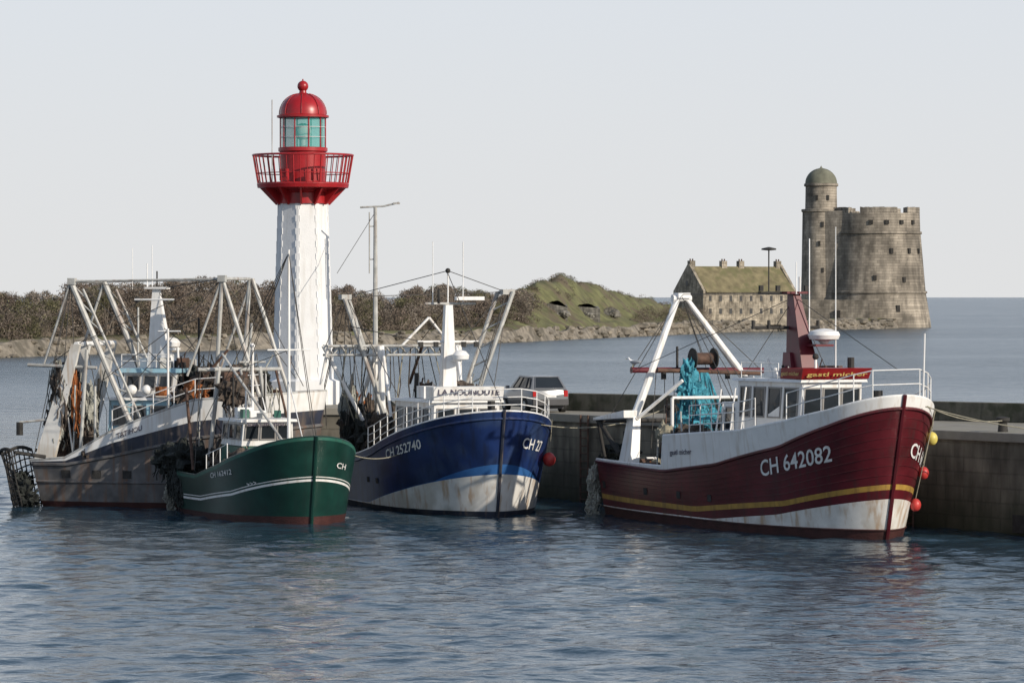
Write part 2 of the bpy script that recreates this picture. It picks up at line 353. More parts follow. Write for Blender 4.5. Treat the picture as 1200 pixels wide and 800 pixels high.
    mb.tube((2.0,-2.4,5.35),(2.0,3.0,5.3),.11,M['mastred']); mb.tube((2.5,-1.6,5.35),(2.5,2.6,5.2),.08,M['rust'])
    mb.tube((2.0,-.55,5.3),(2.0,-.55,6.2),.05,M['dark']);
    for y in(-.1,.75): mb.tube((2.4,y-.03,5.75),(2.4,y+.03,5.75),.38,M['dark'],n=20)
    mb.tube((2.4,-.1,5.75),(2.4,.75,5.75),.22,M['rust'],n=14)
    for y in(-1.7,-1.1,1.5,2.3): mb.tube((2.0,y,5.0),(2.0,y,5.35),.1,M['dark'])
    mb.prism([(-.6,-2.75,3.45),(2.3,-2.85,3.62),(2.3,-2.3,3.62),(-.6,-2.4,3.45)],[(-.6,-2.75,3.55),(2.3,-2.85,3.9),(2.3,-2.3,3.9),(-.6,-2.4,3.55)],w)
    mb.tube((-.5,-2.6,3.5),(1.6,-2.7,2.3),.09,M['dark']); mb.tube((-.5,-2.6,3.5),(.0,-2.5,1.9),.07,M['dark']); mb.tube((-.5,2.4,3.3),(.0,2.4,1.9),.07,M['dark'])
    mb.tube((-.4,-2.6,3.45),(-.4,2.5,3.4),.09,M['dark'])
    mb.obj('gantry',E,bevel=.02,smooth=40)
    mb=MB()
    for i in range(10):
        t=i/9; mb.lump((2.6+random.uniform(-.2,.2),-.1+random.uniform(-.3,.35),5.1-2.4*t),.22+.25*t,.28+.4*t,.5,M['teal'],seed=i,amp=.8,fr=3,strands=5)
    for i in range(22):
        y=random.uniform(-.6,.7); mb.tube((2.55,y*.6,5.25),(2.6+random.uniform(-.3,.3),y*1.4,random.uniform(2.6,3.6)),.03,M['teal'],.07,n=5)
    mb.lump((3.8,.9,2.6),1.2,.9,.6,M['brownnet'],seed=4,strands=20); mb.lump((4.6,-.9,2.5),1.1,.8,.7,M['blacknet'],seed=9,strands=20)
    mb.lump((5.6,1,2.6),.7,.7,.7,M['teal'],seed=19,amp=.6,strands=20)
    mb.obj('hanging_net',E,smooth=60)
    mb=MB()
    for i in range(8):
        mb.lump((-.7+random.uniform(-.1,.1),-2.7+random.uniform(-.08,.08),1.5-i*.24),.15,.15,.28,M['pale'],seed=i+30,amp=.8,fr=3,strands=6)
    mb.lump((-.4,-1.8,2.2),.5,.6,.35,M['blacknet'],seed=66,amp=.7,fr=2,strands=20)
    mb.obj('rope_fender',E,smooth=60)
    mb=MB()
    mb.rail([H.P(u,top(u),-1,.1) for u in(.48,.53,.58,.63,.67,.71,.75)],1.0,.02,M['white'],(1,.66,.33))
    bp=[H.P(u,top(u),-1,.1) for u in(.84,.88,.915,.945,.965,.985)]+[H.P(u,top(u),1,.1) for u in(.99,.97,.945,.91,.86,.8,.74)]
    mb.rail(bp,.95,.02,M['white'],(1,.5))
    mb.tube(H.P(.985,4.7,1,.1),H.P(.985,4.7,1,.1)+V((.1,0,2.1)),.03,M['white'])
    for u in(.6,.66,.7): mb.tube(H.P(u,top(u),-1,.1),H.P(u,top(u),-1,.3)+V((0,0,1.5)),.03,M['white'])
    mb.obj('railing',E)
    mb=MB(); W=M['wire']; A=(2,-.4,8.1)
    for b in((10.6,-.2,8.1),(0,-2.4,3.5),(0,2.4,3.3),(2,2.9,5.3),(2,-2.4,5.35),(8.2,-1.4,4.4),(4.0,2.4,3.3),(2.4,.3,5.9),(3.2,1.0,5.2)): mb.tube(A,b,.015,W,n=5)
    for b in((2,-2.4,5.3),(17.6,0,5.6),(9.9,1.5,5.3),(9.9,-1.8,5.3)): mb.tube((10.7,-.25,8.0),b,.013,W,n=5)
    for k in range(9): mb.tube((2,-1.4+.35*k,5.3),(2+.2*k,-1.6+.4*k,2.5),.015,W,n=5)
    mb.obj('rigging',E)
    mb=MB()
    for u,z,m,r in((.9,3.3,M['buoyyel'],.2),(.91,2.15,M['buoyred'],.19),(.93,1.1,M['buoyred'],.19)):
        p=H.P(u,z,1)+H.nrm(u,z,1)*r*.9; mb.sphere(p,r,m,sz=1.15); mb.tube(p+V((0,0,r)),H.P(u,4.2,1)+V((0,.05,0)),.015,M['rope'],n=5)
    mb.obj('fenders',E)
    mb=MB()
    mb.box((6.8,-1,2.2),(.8,.6,.9),M['crate'],.1); mb.box((6.6,.6,2.3),(1.2,1,1.3),M['mastred'],0); mb.tube((1.0,-1.5,1.2),(1.0,1.5,1.2),.5,M['rust'],n=18)
    mb.tube((1,-2.2,1.9),(1,-2.2,3.1),.06,M['dark']); mb.tube((16.2,0,3.9),(16.2,0,4.9),.16,M['dark'])
    mb.tube((4.6,-2.0,1.4),(4.6,-2.0,4.4),.06,M['white']); mb.tube((4.6,2.0,1.4),(4.6,2.0,4.4),.06,M['white']); mb.tube((4.6,-2.0,4.4),(4.6,2,4.4),.06,M['white'])
    clutter(mb,(.3,6.5,-2.2,2.2,1.6,3.0),45,11); clutter(mb,(4.5,8.2,-2.3,-1.7,3.0,4.4),14,12,'spwl')
    mb.obj('deck_gear',E,bevel=.0)
    return lambda x,y,z:(ox+hx*x-hy*y, oy+hy*x+hx*y, z)
WP=red_boat()
# ================================================================== BLUE BOAT
def blue_boat():
    E=empty('fishing_boat',(-4.6,153.0,0),math.atan2(-.954,.3))
    top=ip([(0,1.9),(.4,2.0),(.55,2.3),(.75,2.95),(.88,3.4),(1,3.85)])
    H=Hull(13.5,6.3,ip([(0,2.0),(.5,2.4),(1,3.85)]),.9,3.85,pd=(.52,3.2,.48))
    wedge=ip([(0,.2),(.5,.22),(.75,.85),(1,1.55)])
    l0=lambda u:wedge(u)+.02+.35*max(0,(u-.88)/.12); 
    mb=MB()
    H.build(mb,[c0(-.7),c0(.18),wedge,l0,lambda u:top(u)-.22,top],[M['navy'],M['whitehull'],M['lblue'],M['blue'],M['blue']],top,lambda u:top(u)-.75,M['white'],M['deck'],cap=M['white'],capr=.05)
    H.strake(mb,lambda u:top(u)-.25,.05,M['blue'])
    mb.line([H.P(1,z,1)+V((.03,0,0)) for z in(-.3,1,2.5,3.9)],.06,M['navy'])
    mb.obj('hull',E,smooth=40)
    mb=MB()
    H.text(mb,'CH 252740',.68,.86,1.95,2.45,.36,-1,M['text']); H.text(mb,'CH 27',.985,.92,2.5,2.3,.4,1,M['text'])
    H.patch(mb,.5,.52,1.0,1.2,-1,M['dark']); H.patch(mb,.58,.6,1.0,1.2,-1,M['dark'])
    mb.obj('lettering',E,smooth=0)
    mb=MB()
    mb.house(5.3,9.2,1.75,1.35,1.5,4.05,M['white'],M['white'],fl=.1,side=((.06,.2),(.28,.42),(.5,.66),(.74,.9)),front=((.06,.3),(.37,.63),(.7,.94)),v=(.62,.9))
    mb.prism([(8.6,-1.4,4.16),(9.5,-1.35,4.16),(9.5,1.35,4.16),(8.6,1.4,4.16)],[(8.6,-1.4,4.65),(9.6,-1.38,4.65),(9.6,1.38,4.65),(8.6,1.4,4.65)],M['white'])
    flat_text(mb,'LA NOUNOUTE',(9.56,-1.2,4.34),(9.56,1.2,4.34),.22,M['textd'],off=.03)
    mb.box((7,-.9,4.4),(1.0,.5,.45),M['white']); mb.lump((6.2,.6,4.45),.7,.6,.35,M['brownnet'],seed=2,strands=10)
    mb.box((5.9,-.2,4.35),(.6,.5,.4),M['galv']); mb.tube((5.6,-.9,4.1),(5.6,-.9,5.1),.08,M['dark'])
    clutter(mb,(5.4,8.4,-1.4,1.4,4.15,5.1),16,21,'bpplw')
    mb.obj('wheelhouse',E,bevel=.0,smooth=0,loc=(.4,0,0))
    mb=MB(); w=M['white']
    mb.prism([(6.9,-.3,4.15),(7.5,-.3,4.15),(7.5,.3,4.15),(6.9,.3,4.15)],[(7.1,-.14,7.7),(7.4,-.14,7.7),(7.4,.14,7.7),(7.1,.14,7.7)],w)
    mb.tube((7.2,0,7.6),(7.2,0,9.0),.03,w); mb.sphere((7.2,0,9.0),.1,M['dark']); mb.tube((7.2,-.9,7.75),(7.2,1.1,7.75),.05,M['galv']); mb.tube((7.2,-1.2,6.3),(7.2,1.2,6.3),.05,w)
    for y in(-1.1,-.5,.6,1.1): mb.box((7.3,y,6.2),(.15,.16,.2),M['dark'])
    mb.tube((7.5,-.45,7.75),(7.5,-.45,8.3),.05,M['dark']); mb.box((7.4,.8,7.95),(.3,1.1,.14),w)
    mb.tube((7.2,-.6,7.7),(7.2,-.6,10.1),.018,w); mb.tube((7.2,.6,7.7),(7.2,.6,10.1),.018,w)
    mb.lathe((7.9,.3,5.6),[(.1,0),(.3,.05),(.33,.2),(.2,.35),(.01,.4)],w,16); mb.tube((7.4,0,5.6),(7.9,.3,5.6),.05,w)
    for x in(2.6,3.3):
        mb.tube((x,-1.4,1.6),(x,-1.6,6.1),.12,w); mb.tube((x,1.6,1.6),(x,1.6,6.1),.12,w)
    for z in(6.1,5.75):
        mb.tube((2.6,-3.7,z),(2.6,1.9,z),.05,M['galv']); mb.tube((3.3,-3.7,z),(3.3,1.9,z),.05,M['galv'])
    for i in range(9):
        y=-3.6+i*.6; mb.tube((2.6,y,6.1),(2.6,y+.3,5.75),.035,M['galv']); mb.tube((2.6,y+.3,5.75),(2.6,y+.6,6.1),.035,M['galv']); mb.tube((2.6,y,6.1),(3.3,y,6.1),.035,M['galv'])
    for k,x in enumerate((2.8,3.4)):
        mb.tube((x,-1.2-.25*k,3.4),(x,-2.75-.3*k,7.95),.085,M['galv']); mb.tube((x,1.8+.4*k,3.8),(x,3.35+.45*k,8.2),.085,M['galv'])
    for i in range(7):
        t=i/6; mb.tube((2.8,1.8+1.55*t,3.8+4.4*t),(3.4,2.2+1.6*min(1,t+.08),3.8+4.4*min(1,t+.08)),.035,M['galv'])
        mb.tube((2.8,-1.2-1.55*t,3.4+4.5*t),(3.4,-1.45-1.6*min(1,t+.08),3.4+4.5*min(1,t+.08)),.035,M['galv'])
    mb.box((3.1,3.65,8.2),(.5,.5,.2),M['galv']); mb.box((3.1,-2.95,8.0),(.5,.4,.2),M['galv'])
    mb.tube((3,-3.9,4.6),(3,-3.6,6.1),.06,w); mb.tube((2.6,-3.7,6.1),(3.0,-2.2,3.2),.08,w)
    mb.tube((1.5,-2.5,1.8),(3,-1.6,6.1),.09,w); mb.tube((4.6,-1.5,3.2),(3.3,-1.5,6.1),.06,w); mb.tube((4.6,1.5,3.2),(3.3,1.5,6.1),.06,w)
    mb.tube((1.2,0.2,4.6),(3.0,.2,6.1),.06,M['rust']); mb.tube((2.9,-.6,6.1),(2.9,.5,7.2),.05,w); mb.tube((2.9,1.4,6.1),(2.9,.5,7.2),.05,w)
    mb.obj('gantry_and_mast',E,smooth=40)
    mb=MB()
    for (c,r,m,sd) in (((1.6,-1.6,2.6),(.9,1.0,1.0),'brownnet',1),((3.6,-2.0,2.7),(.9,.6,.7),'blacknet',2),((4.3,-1.9,2.9),(.5,.5,.5),'brownnet',3),((2.2,1.2,2.8),(1.2,1.0,.9),'teal',5),((.6,-.4,2.8),(.9,1.3,.9),'blacknet',6),((.4,-1.7,3.2),(.3,.4,.9),'orange',16),((1.0,-2.2,3.3),(.35,.35,1.1),'pale',17),((2.3,-2.3,2.9),(.4,.4,.8),'blacknet',18)):
        mb.lump(c,*r,M[m],seed=sd,amp=.8,strands=25)
    for i in range(22):
        y=-3.4+i*.24; mb.line([(2.9+random.gauss(0,.1),y,6.0),(2.8,y+random.gauss(0,.15),4.6),(2.7,y+random.gauss(0,.3),3.0)],random.uniform(.012,.03),M[random.choice(['rope','blacknet','wire','brownnet'])],5)
    clutter(mb,(.4,5,-2.6,2.4,2.0,3.8),50,31)
    mb.obj('piled_nets',E,smooth=60)
    mb=MB()
    pts=[H.P(u,top(u),-1,.1) for u in(.5,.56,.62,.68,.74,.8,.85,.89,.93,.96,.98)]+[H.P(u,top(u),1,.1) for u in(.99,.96,.92,.86,.79,.7,.62,.54)]
    mb.rail(pts,.85,.02,M['white'],(1,.66,.33)); mb.tube((12.8,0,3.2),(12.8,0,4.2),.14,M['dark'])
    mb.obj('railing',E)
    mb=MB(); W=M['wire']
    for a,b in(((7.2,0,9),(3.1,3.6,8.2)),((7.2,0,9),(3.1,-2.9,8.0)),((3.1,3.6,8.2),(1,2.4,2.2)),((3.1,3.6,8.2),(6,1.6,4.2)),((3.1,-2.9,8),(1,-2.6,2)),((3.1,-2.9,8),(6,-1.6,4.2)),((3.1,-2.9,8),(3.1,3.6,8.2)),((7.2,0,8.9),(14,0,4.2)),((7.2,0,7.7),(3,0,6.1)),((3.1,-2.9,8),(-.3,-3.4,2.2)),((3,-1,6),(3,-.8,2.4)),((3,0,6),(2.6,.3,2.6)),((3,-2.6,6),(3.2,-2.4,2.6)),((3,3.3,8),(3,1.5,5.9)),((3.1,-3.0,7.9),(3,-3.7,6.1)),((3.1,3.7,8.2),(2.5,2.2,3.0)),((3.1,3.7,8.2),(4.5,2.4,2.8)),((3.1,-3,7.9),(4.5,-2.4,2.8)),((7.2,-1,6.3),(3.1,-2.9,6.9)),((7.2,1.1,6.3),(3.2,3.2,7.2))): mb.tube(a,b,.016,W,n=5)
    mb.obj('rigging',E)
    mb=MB()
    p=H.P(.87,2.05,1)+H.nrm(.87,2.05,1)*.24; mb.sphere(p,.24,M['buoyred'],sz=1.1); mb.tube(p,H.P(.87,3.5,1),.015,M['rope'],n=5)
    mb.obj('fenders',E)
# ================================================================== GREEN BOAT
def green_boat():
    E=empty('fishing_boat',(-10.6,144.8,0),math.atan2(-.942,.335))
    top=ip([(0,1.5),(.4,1.5),(.65,1.95),(.84,2.5),(1,3.1)])
    H=Hull(10.6,5.1,ip([(0,1.5),(.5,1.7),(1,3.1)]),.6,3.1,pd=(.5,3,.5))
    a=ip([(0,.55),(.45,.62),(.75,.95),(1,1.55)])
    mb=MB()
    H.build(mb,[c0(-.6),ip([(0,.15),(1,.3)]),a,lambda u:a(u)+.08,lambda u:a(u)+.14,lambda u:a(u)+.17,lambda u:top(u)-.1,top],[M['antifoul'],M['green'],M['white'],M['green'],M['white'],M['green'],M['hgreen']],top,lambda u:top(u)-.6,M['hgreen'],M['deck'],cap=M['green'],capr=.05)
    mb.line([H.P(1,z,1)+V((.03,0,0)) for z in(-.3,1,3.15)],.06,M['green'])
    mb.obj('hull',E,smooth=40)
    mb=MB(); H.text(mb,'CH 162412',.6,.77,1.5,1.72,.19,-1,M['text']); H.text(mb,'CH',.97,.93,2.0,1.9,.2,1,M['text'])
    H.text(mb,'>>>',.84,.88,1.3,1.4,.14,-1,M['text'])
    mb.obj('lettering',E,smooth=0)
    mb=MB()
    mb.house(2.6,5.0,1.15,1.0,1.0,2.55,M['hgreen'],M['hgreen'],over=0.02,rt=.02)
    mb.house(2.6,5.0,1.1,.98,2.58,3.45,M['white'],M['white'],fl=.1,side=((.08,.3),(.4,.62),(.7,.92)),front=((.06,.3),(.37,.63),(.7,.94)),v=(.3,.85))
    flat_text(mb,'DAUPHIN II',(5.2,-.8,3.3),(5.2,.8,3.3),.12,M['textd'],off=.02)
    mb.box((6.6,-.2,1.7),(.9,1.2,.7),M['hgreen']); mb.box((3.4,0,3.7),(.8,.6,.25),M['white']); mb.tube((2.4,.5,3.0),(2.4,.5,4.3),.09,M['dark'])
    clutter(mb,(2.7,4.8,-.9,.9,3.57,4.3),8,41,'bpp'); clutter(mb,(5.4,9,-1.4,1.4,1.7,2.6),22,42)
    mb.obj('wheelhouse',E,smooth=0)
    mb=MB(); w=M['white']
    mb.tube((7.1,.2,1.4),(7.1,.2,9.7),.075,w,.04); mb.tube((7.1,-.6,6.1),(7.1,1.0,6.1),.03,w)
    mb.tube((3,0,3.5),(3,0,6.2),.05,w); mb.tube((3,-.5,5.6),(3,.5,5.6),.04,M['galv']); mb.sphere((3,0,6.2),.1,w)
    for y in(-1.3,1.3): mb.tube((1.4,y,1.2),(1.2,y*.6,5.4),.08,M['galv'])
    mb.tube((1.2,-1.6,5.3),(1.2,1.6,5.3),.08,M['galv']); mb.tube((1.3,0,5.3),(3.2,0,3.5),.05,M['galv'])
    mb.tube((7.1,.2,2.5),(2.4,-1.0,5.9),.05,M['galv']); mb.tube((5.3,-.9,3.4),(5.3,-.9,4.6),.03,w); mb.lump((2.0,-.4,4.5),.3,.5,.45,M['brownnet'],seed=8,amp=.9,strands=25)
    mb.box((1.3,-.2,5.0),(.3,.9,.4),M['rust']); mb.tube((7.1,.2,5),(9.6,0,2.9),.02,w)
    for y in(-.6,.6): mb.tube((2.5,y,3.4),(2.5,y,5.2),.035,M['dark'])
    mb.tube((2.0,-2.0,1.6),(.6,-1.9,4.6),.06,M['rust']); mb.tube((1.2,1.4,5.3),(2.3,2.0,1.6),.05,M['rust'])
    mb.obj('mast_and_gantry',E,smooth=40)
    mb=MB()
    for i in range(9):
        mb.lump((random.uniform(-.3,2.0),random.uniform(-2.2,1.2),random.uniform(1.4,2.1)),.65,.65,.5,M['blacknet'] if i%3 else M['brownnet'],seed=40+i,amp=.9,strands=15)
    for i in range(6): mb.lump((-.6,-2.2+random.uniform(-.06,.06),1.4-i*.26),.12,.12,.24,M['pale'],seed=i+60,amp=.8,fr=3,strands=5)
    for i in range(6): mb.lump((.3+i*.35,-2.4,1.25-.1*i),.25,.12,.4,M['blacknet'],seed=i+70,amp=.8,fr=3,strands=8)
    mb.lump((8.0,.3,2.2),.8,.9,.5,M['blacknet'],seed=50,strands=15); mb.lump((6.0,-1.3,2.0),.8,.5,.5,M['brownnet'],seed=51,strands=15)
    clutter(mb,(-.2,2.4,-2.0,2.0,1.6,4.6),40,43)
    mb.obj('piled_nets',E,smooth=60)
    mb=MB(); W=M['wire']; T=(7.1,.2,9.6)
    for b in((10.9,0,3.1),(1.2,0,5.4),(.2,-2,1.6),(5,2,1.9),(5,-2.1,1.8),(3,0,6.1)): mb.tube(T,b,.014,W,n=5)
    for a,b in(((1.2,-1.5,5.3),(0,-2,1.5)),((1.2,1.5,5.3),(0,2,1.5)),((1.2,-1.5,5.3),(2.2,-2,1.6)),((1.2,-.8,5.3),(1.0,-1,2)),((1.2,.5,5.3),(.8,.6,2)),((1.2,0,5.3),(7.1,.2,6.1)),((3,0,6.1),(5.2,-.9,3.5))): mb.tube(a,b,.015,W,n=5)
    mb.obj('rigging',E)
    mb=MB()
    mb.rail([H.P(u,top(u),-1,.1) for u in(.52,.6,.67,.73)],.6,.018,M['white'],(1,))
    mb.obj('railing',E)
# ================================================================== LEFT BOAT
def left_boat():
    E=empty('fishing_boat',(-17.5,149.3,0),math.atan2(-.24,.97))
    top=ip([(0,1.75),(.12,1.85),(.3,2.9),(.45,3.5),(.62,4.1),(1,4.4)])
    H=Hull(10.0,5.2,ip([(0,1.8),(.3,2.9),(1,4.4)]),.7,4.4)
    mb=MB()
    s1=ip([(0,1.6),(.12,1.6),(.3,1.95),(.62,2.65),(1,3.1)]); s2=ip([(0,1.7),(.12,1.75),(.3,2.45),(.45,2.85),(.62,3.3),(1,3.7)])
    H.build(mb,[c0(-.6),c0(.2),s1,s2,top],[M['antifoul'],M['steel'],M['navy'],M['white']],top,lambda u:max(1.2,top(u)-.9),M['white'],M['deck'],cap=M['galv'],capr=.06)
    H.strake(mb,s1,.07,M['steel']); H.strake(mb,c0(.95),.05,M['steel'])
    mb.obj('hull',E,smooth=40)
    mb=MB()
    for u in(.1,.22,.34): H.patch(mb,u,u+.035,1.1,1.4,-1,M['dark'])
    H.text(mb,'TATIHOU',.32,.42,2.62,2.95,.2,-1,M['textd'])
    mb.obj('lettering',E,smooth=0)
    mb=MB()
    mb.house(2.4,5.2,1.5,1.4,1.6,4.05,M['skyblue'],M['white'],side=((.08,.25),(.35,.52),(.62,.82)),front=((.1,.4),(.6,.9)),aft=((.1,.3),(.6,.9)),v=(.62,.9))
    mb.house(2.9,5.0,1.2,1.2,4.18,5.1,M['white'],M['skyblue'],fl=.1,side=((.08,.3),(.4,.6),(.7,.92)),front=((.06,.3),(.37,.63),(.7,.94)),aft=((.1,.4),(.55,.9)),v=(.35,.85),rt=.16)
    clutter(mb,(3.0,5.0,-1.0,1.0,5.28,6.1),10,51,'bpp')
    mb.obj('wheelhouse',E,smooth=0)
    mb=MB(); w=M['white']; g=M['galv']
    mb.prism([(3.6,-.35,5.28),(4.5,-.35,5.28),(4.5,.35,5.28),(3.6,.35,5.28)],[(3.75,-.12,8.3),(4.0,-.12,8.3),(4.0,.12,8.3),(3.75,.12,8.3)],w)
    mb.box((3.9,0,8.35),(.9,.5,.08),w); mb.tube((3.5,0,8.3),(3.5,0,9.3),.02,w); mb.tube((3.9,0,8.3),(3.9,0,9.0),.03,M['dark']); mb.tube((2.9,0,8.3),(2.9,0,9.9),.015,w); mb.tube((3.6,0.3,8.3),(3.6,.3,10),.015,w)
    mb.box((4.5,0,6.0),(.5,.6,.08),w); mb.lathe((4.5,0,6.05),[(.1,0),(.3,.05),(.34,.2),(.22,.35),(.01,.4)],w,16)
    mb.tube((3.2,-.6,7.9),(4.8,-.6,7.9),.04,w); mb.sphere((3.1,0,7.9),.12,M['dark'])
    for y in(-1.7,1.7):
        k=0 if y<0 else .12
        mb.tube((1.0+k,y,8.6),(-.1+k,y,5.4),.05,g); mb.tube((1.0+k,y,8.6),(3.4+k,y,3.2),.11,g); mb.tube((1.5+k,y,8.3),(3.8+k,y,3.4),.05,g)
        mb.tube((7.1+k,y,8.7),(5.7+k,y,5.0),.05,g); mb.tube((7.1+k,y,8.7),(8.6+k,y,4.2),.08,g); mb.tube((7.1,y,8.7),(6.8,y,3.8),.08,g)
        mb.tube((1.0+k,y,8.6),(7.1+k,y,8.7),.04,g)
        for i in range(8):
            t=i/8; mb.tube((1.05+2.35*t,y,8.5-5.3*t),(1.55+2.3*min(1,t+.06),y,8.2-4.8*min(1,t+.06)),.03,g)
    mb.tube((1.0,-1.7,8.6),(1.0,1.7,8.6),.07,g); mb.tube((7.1,-1.7,8.7),(7.1,1.7,8.7),.07,g)
    mb.box((1.05,-1.7,8.6),(.3,.25,.25),g); mb.box((7.1,-1.7,8.7),(.3,.25,.25),g)
    for y in(-2.1,-1.0,1.9):
        mb.prism([(-.3,y-.12,1.8),(.5,y-.12,1.8),(.5,y+.12,1.8),(-.3,y+.12,1.8)],[(1.2,y-.1,6.2),(1.55,y-.1,6.2),(1.55,y+.1,6.2),(1.2,y+.1,6.2)],M['whitehull'])
    mb.tube((-.6,-2.1,5.4),(2.2,-2.1,5.3),.07,g); mb.tube((1.4,-2.2,6.2),(1.4,2.1,6.2),.1,w); mb.tube((-.9,-2.2,2.7),(-.9,-2.2,3.2),.13,M['dark']); mb.tube((-.9,-2.2,3.2),(.2,-2.1,3.3),.05,g)
    mb.tube((2.2,-2.3,2.2),(2.2,-2.3,4.6),.05,g); mb.tube((1.6,-2.3,2),(1.8,-2.1,6.0),.07,g)
    mb.tube((5.0,-1.9,3.6),(5.0,-1.9,6.8),.045,w); mb.tube((4.6,-1.9,6.7),(5.5,-1.9,6.7),.03,w); mb.tube((6.0,-1.2,4.2),(6.0,-1.2,7.2),.04,M['dark']); mb.tube((7.6,-.5,4.2),(7.9,-.5,7.0),.05,g); mb.tube((2.6,1.5,4),(2.6,1.5,7.6),.04,g)
    mb.tube((5.6,-2.0,4.0),(7.4,-1.9,6.0),.05,M['rust'])
    mb.obj('mast_and_gantry',E,smooth=40)
    mb=MB()
    for i in range(14):
        mb.lump((.9+random.uniform(-.7,.9),-1.6+random.uniform(-.5,.4),random.uniform(2.0,5.0)),.26,.22,.7,M['brownnet'] if i%3 else M['pale'],seed=80+i,amp=.9,fr=2.5,strands=12)
    mb.lump((1.3,-2.0,4.1),.14,.16,.9,M['orange'],seed=99,amp=.8,fr=3,strands=12)
    for i in range(5): mb.lump((6+random.uniform(-1,2),random.uniform(-1,.5),4.8),.6,.6,.45,M['brownnet'] if i%2 else M['blacknet'],seed=100+i,amp=.9,strands=15)
    mb.lump((5.9,-1.3,4.4),.4,.3,.35,M['orange'],seed=120,amp=.7,strands=10)
    clutter(mb,(0,2.6,-2.1,1.5,1.9,5.2),45,52); clutter(mb,(5.3,9.2,-1.6,1.2,4.0,5.8),40,53)
    mb.obj('hanging_nets',E,smooth=60)
    mb=MB(); W=M['wire']
    for a,b in(((1,-1.7,8.6),(3.9,0,8.3)),((3.9,0,8.3),(7.1,-1.7,8.7)),((1,-1.7,8.6),(-.3,-2.2,2)),((1,-1.7,8.6),(1.3,-1.6,2)),((7.1,-1.7,8.7),(3,-1.4,4.2)),((7.1,-1.7,8.7),(9.5,0,4.9)),((3.9,0,8.3),(.2,-2,5.4)),((3.9,0,8.3),(7,-1.5,4.4)),((1.5,-1.7,8.4),(5.5,-1.5,4.6)),((1,1.7,8.6),(4.4,1.4,5.2)),((7.1,1.7,8.7),(4,1.4,5.2)),((1.0,-1.7,8.6),(.6,-1.9,3.2)),((7.1,-1.7,8.7),(6.3,-1.7,4.3)),((3.9,0,7),(7.3,-1.7,5)),((1,-1.7,8.6),(.0,-2.1,3)),((1.1,-1.7,8.6),(2.2,-1.9,4)),((7.1,-1.7,8.7),(7.9,-1.6,4.6)),((7.1,-1.7,8.7),(1.4,-2.1,6.2)),((7.1,1.7,8.7),(9.8,0,4.6)),((5,-1.9,6.7),(7.1,-1.7,8.7)),((5,-1.9,6.7),(2.2,-2.3,4.6)),((6,-1.2,7.2),(3.9,0,6.5)),((1,1.7,8.6),(-.3,1.9,2)),((1,1.7,8.6),(3,1.5,4.2))): mb.tube(a,b,.016,W,n=5)
    mb.obj('rigging',E)
    mb=MB(); w=M['white']
    mb.rail([H.P(u,top(u),-1,.1) for u in(.3,.38,.46,.54,.62,.7,.78,.86)],.8,.02,w,(1,.5)); mb.rail([(2.9,-1.25,5.3),(3.6,-1.25,5.3),(4.3,-1.25,5.3),(5,-1.25,5.3)],.5,.018,w)
    mb.sphere((3.4,-1.5,4.45),.2,w); mb.sphere((4.0,-1.5,4.45),.2,w); mb.box((4.6,-1.55,4.4),(.4,.2,.35),M['orange'])
    mb.obj('railing',E)
    mb=MB(); d=M['dark']
    def Q(a,b):
        t=math.pi*(.05+.9*a)
        return V((-.6-.9*math.sin(t)*(1-.2*b)+.4*b,-2.4+1.1*math.cos(t),2.1-2.15*b+.12*math.sin(9*a+5*b)))
    for i in range(15): mb.line([Q(i/14,j/10) for j in range(11)],.028,d,5)
    for j in range(11): mb.line([Q(i/14,j/10) for i in range(15)],.028 if j else .07,d,5)
    mb.line([V((-.6,-3.5,2.1)),V((.3,-2.6,1.9))],.07,d); mb.line([V((-.6,-1.3,2.1)),V((.3,-1.3,1.9))],.07,d)
    for i in range(6): mb.lump((-.9+.1*i,-2.4+random.uniform(-.6,.4),1.0-.15*i),.3,.35,.3,M['blacknet'],seed=130+i,amp=.9,fr=3,strands=10)
    mb.obj('dredge_basket',E)
blue_boat(); green_boat(); left_boat()
# ================================================================== QUAY
QZ=3.4
mq=stone('quay_stone',(.15,.135,.105),1.3,.5,wet=(1.9,(.03,.036,.018),2.2),var=.14,big=.45,mort=.82,bump=.03)
mc=mat('quay_concrete',(.28,.26,.22),.9,.25,.8,bump=.02,blotch=(.16,.15,.1),bamt=.5)
mw=mat('parapet_concrete',(.12,.11,.082),.9,.4,1.2,bump=.03,blotch=(.05,.055,.03),bamt=.8,bsc=1.5,streak=(.05,.05,.035),samt=.6)
E=empty('quay')
QA=(17.8,128.6); QB=(2.5,150.6)
poly=[(48.7,84.1),QA,QB,(-.2,156),(-3,159.3),(-15,161),(-15.5,170),(0,170),(2.6,156.2),(18.9,140.9),(62,101.2)]
mb=MB()
mb.prism([(x,y,-2) for x,y in poly],[(x,y,QZ-.32) for x,y in poly],mq); mb.obj('quay_wall',E,smooth=0)
mb=MB()
area=sum(poly[i-1][0]*poly[i][1]-poly[i][0]*poly[i-1][1] for i in range(len(poly))); sg=1 if area>0 else -1
def off(i,d):
    a=V(poly[i-1]);b=V(poly[i]);c=V(poly[(i+1)%len(poly)])
    n1=V(((b-a).y,-(b-a).x)).normalized(); n2=V(((c-b).y,-(c-b).x)).normalized()
    return b+(n1+n2).normalized()*d
pp=[off(i,.1*sg) for i in range(len(poly))]
mb.prism([(p.x,p.y,QZ-.315) for p in pp],[(p.x,p.y,QZ) for p in pp],mc); mb.obj('quay_top',E,smooth=0,bevel=.03)
mb=MB()
qa=V(QA);qb=V(QB); d=(qb-qa).normalized()
for t in(.1,.45,.8):
    p=qa.lerp(qb,t)+V((.5,.35)); mb.lathe((p.x,p.y,QZ),[(.18,0),(.15,.3),(.24,.38),(.24,.48),(.1,.52)],M['dark'],16)
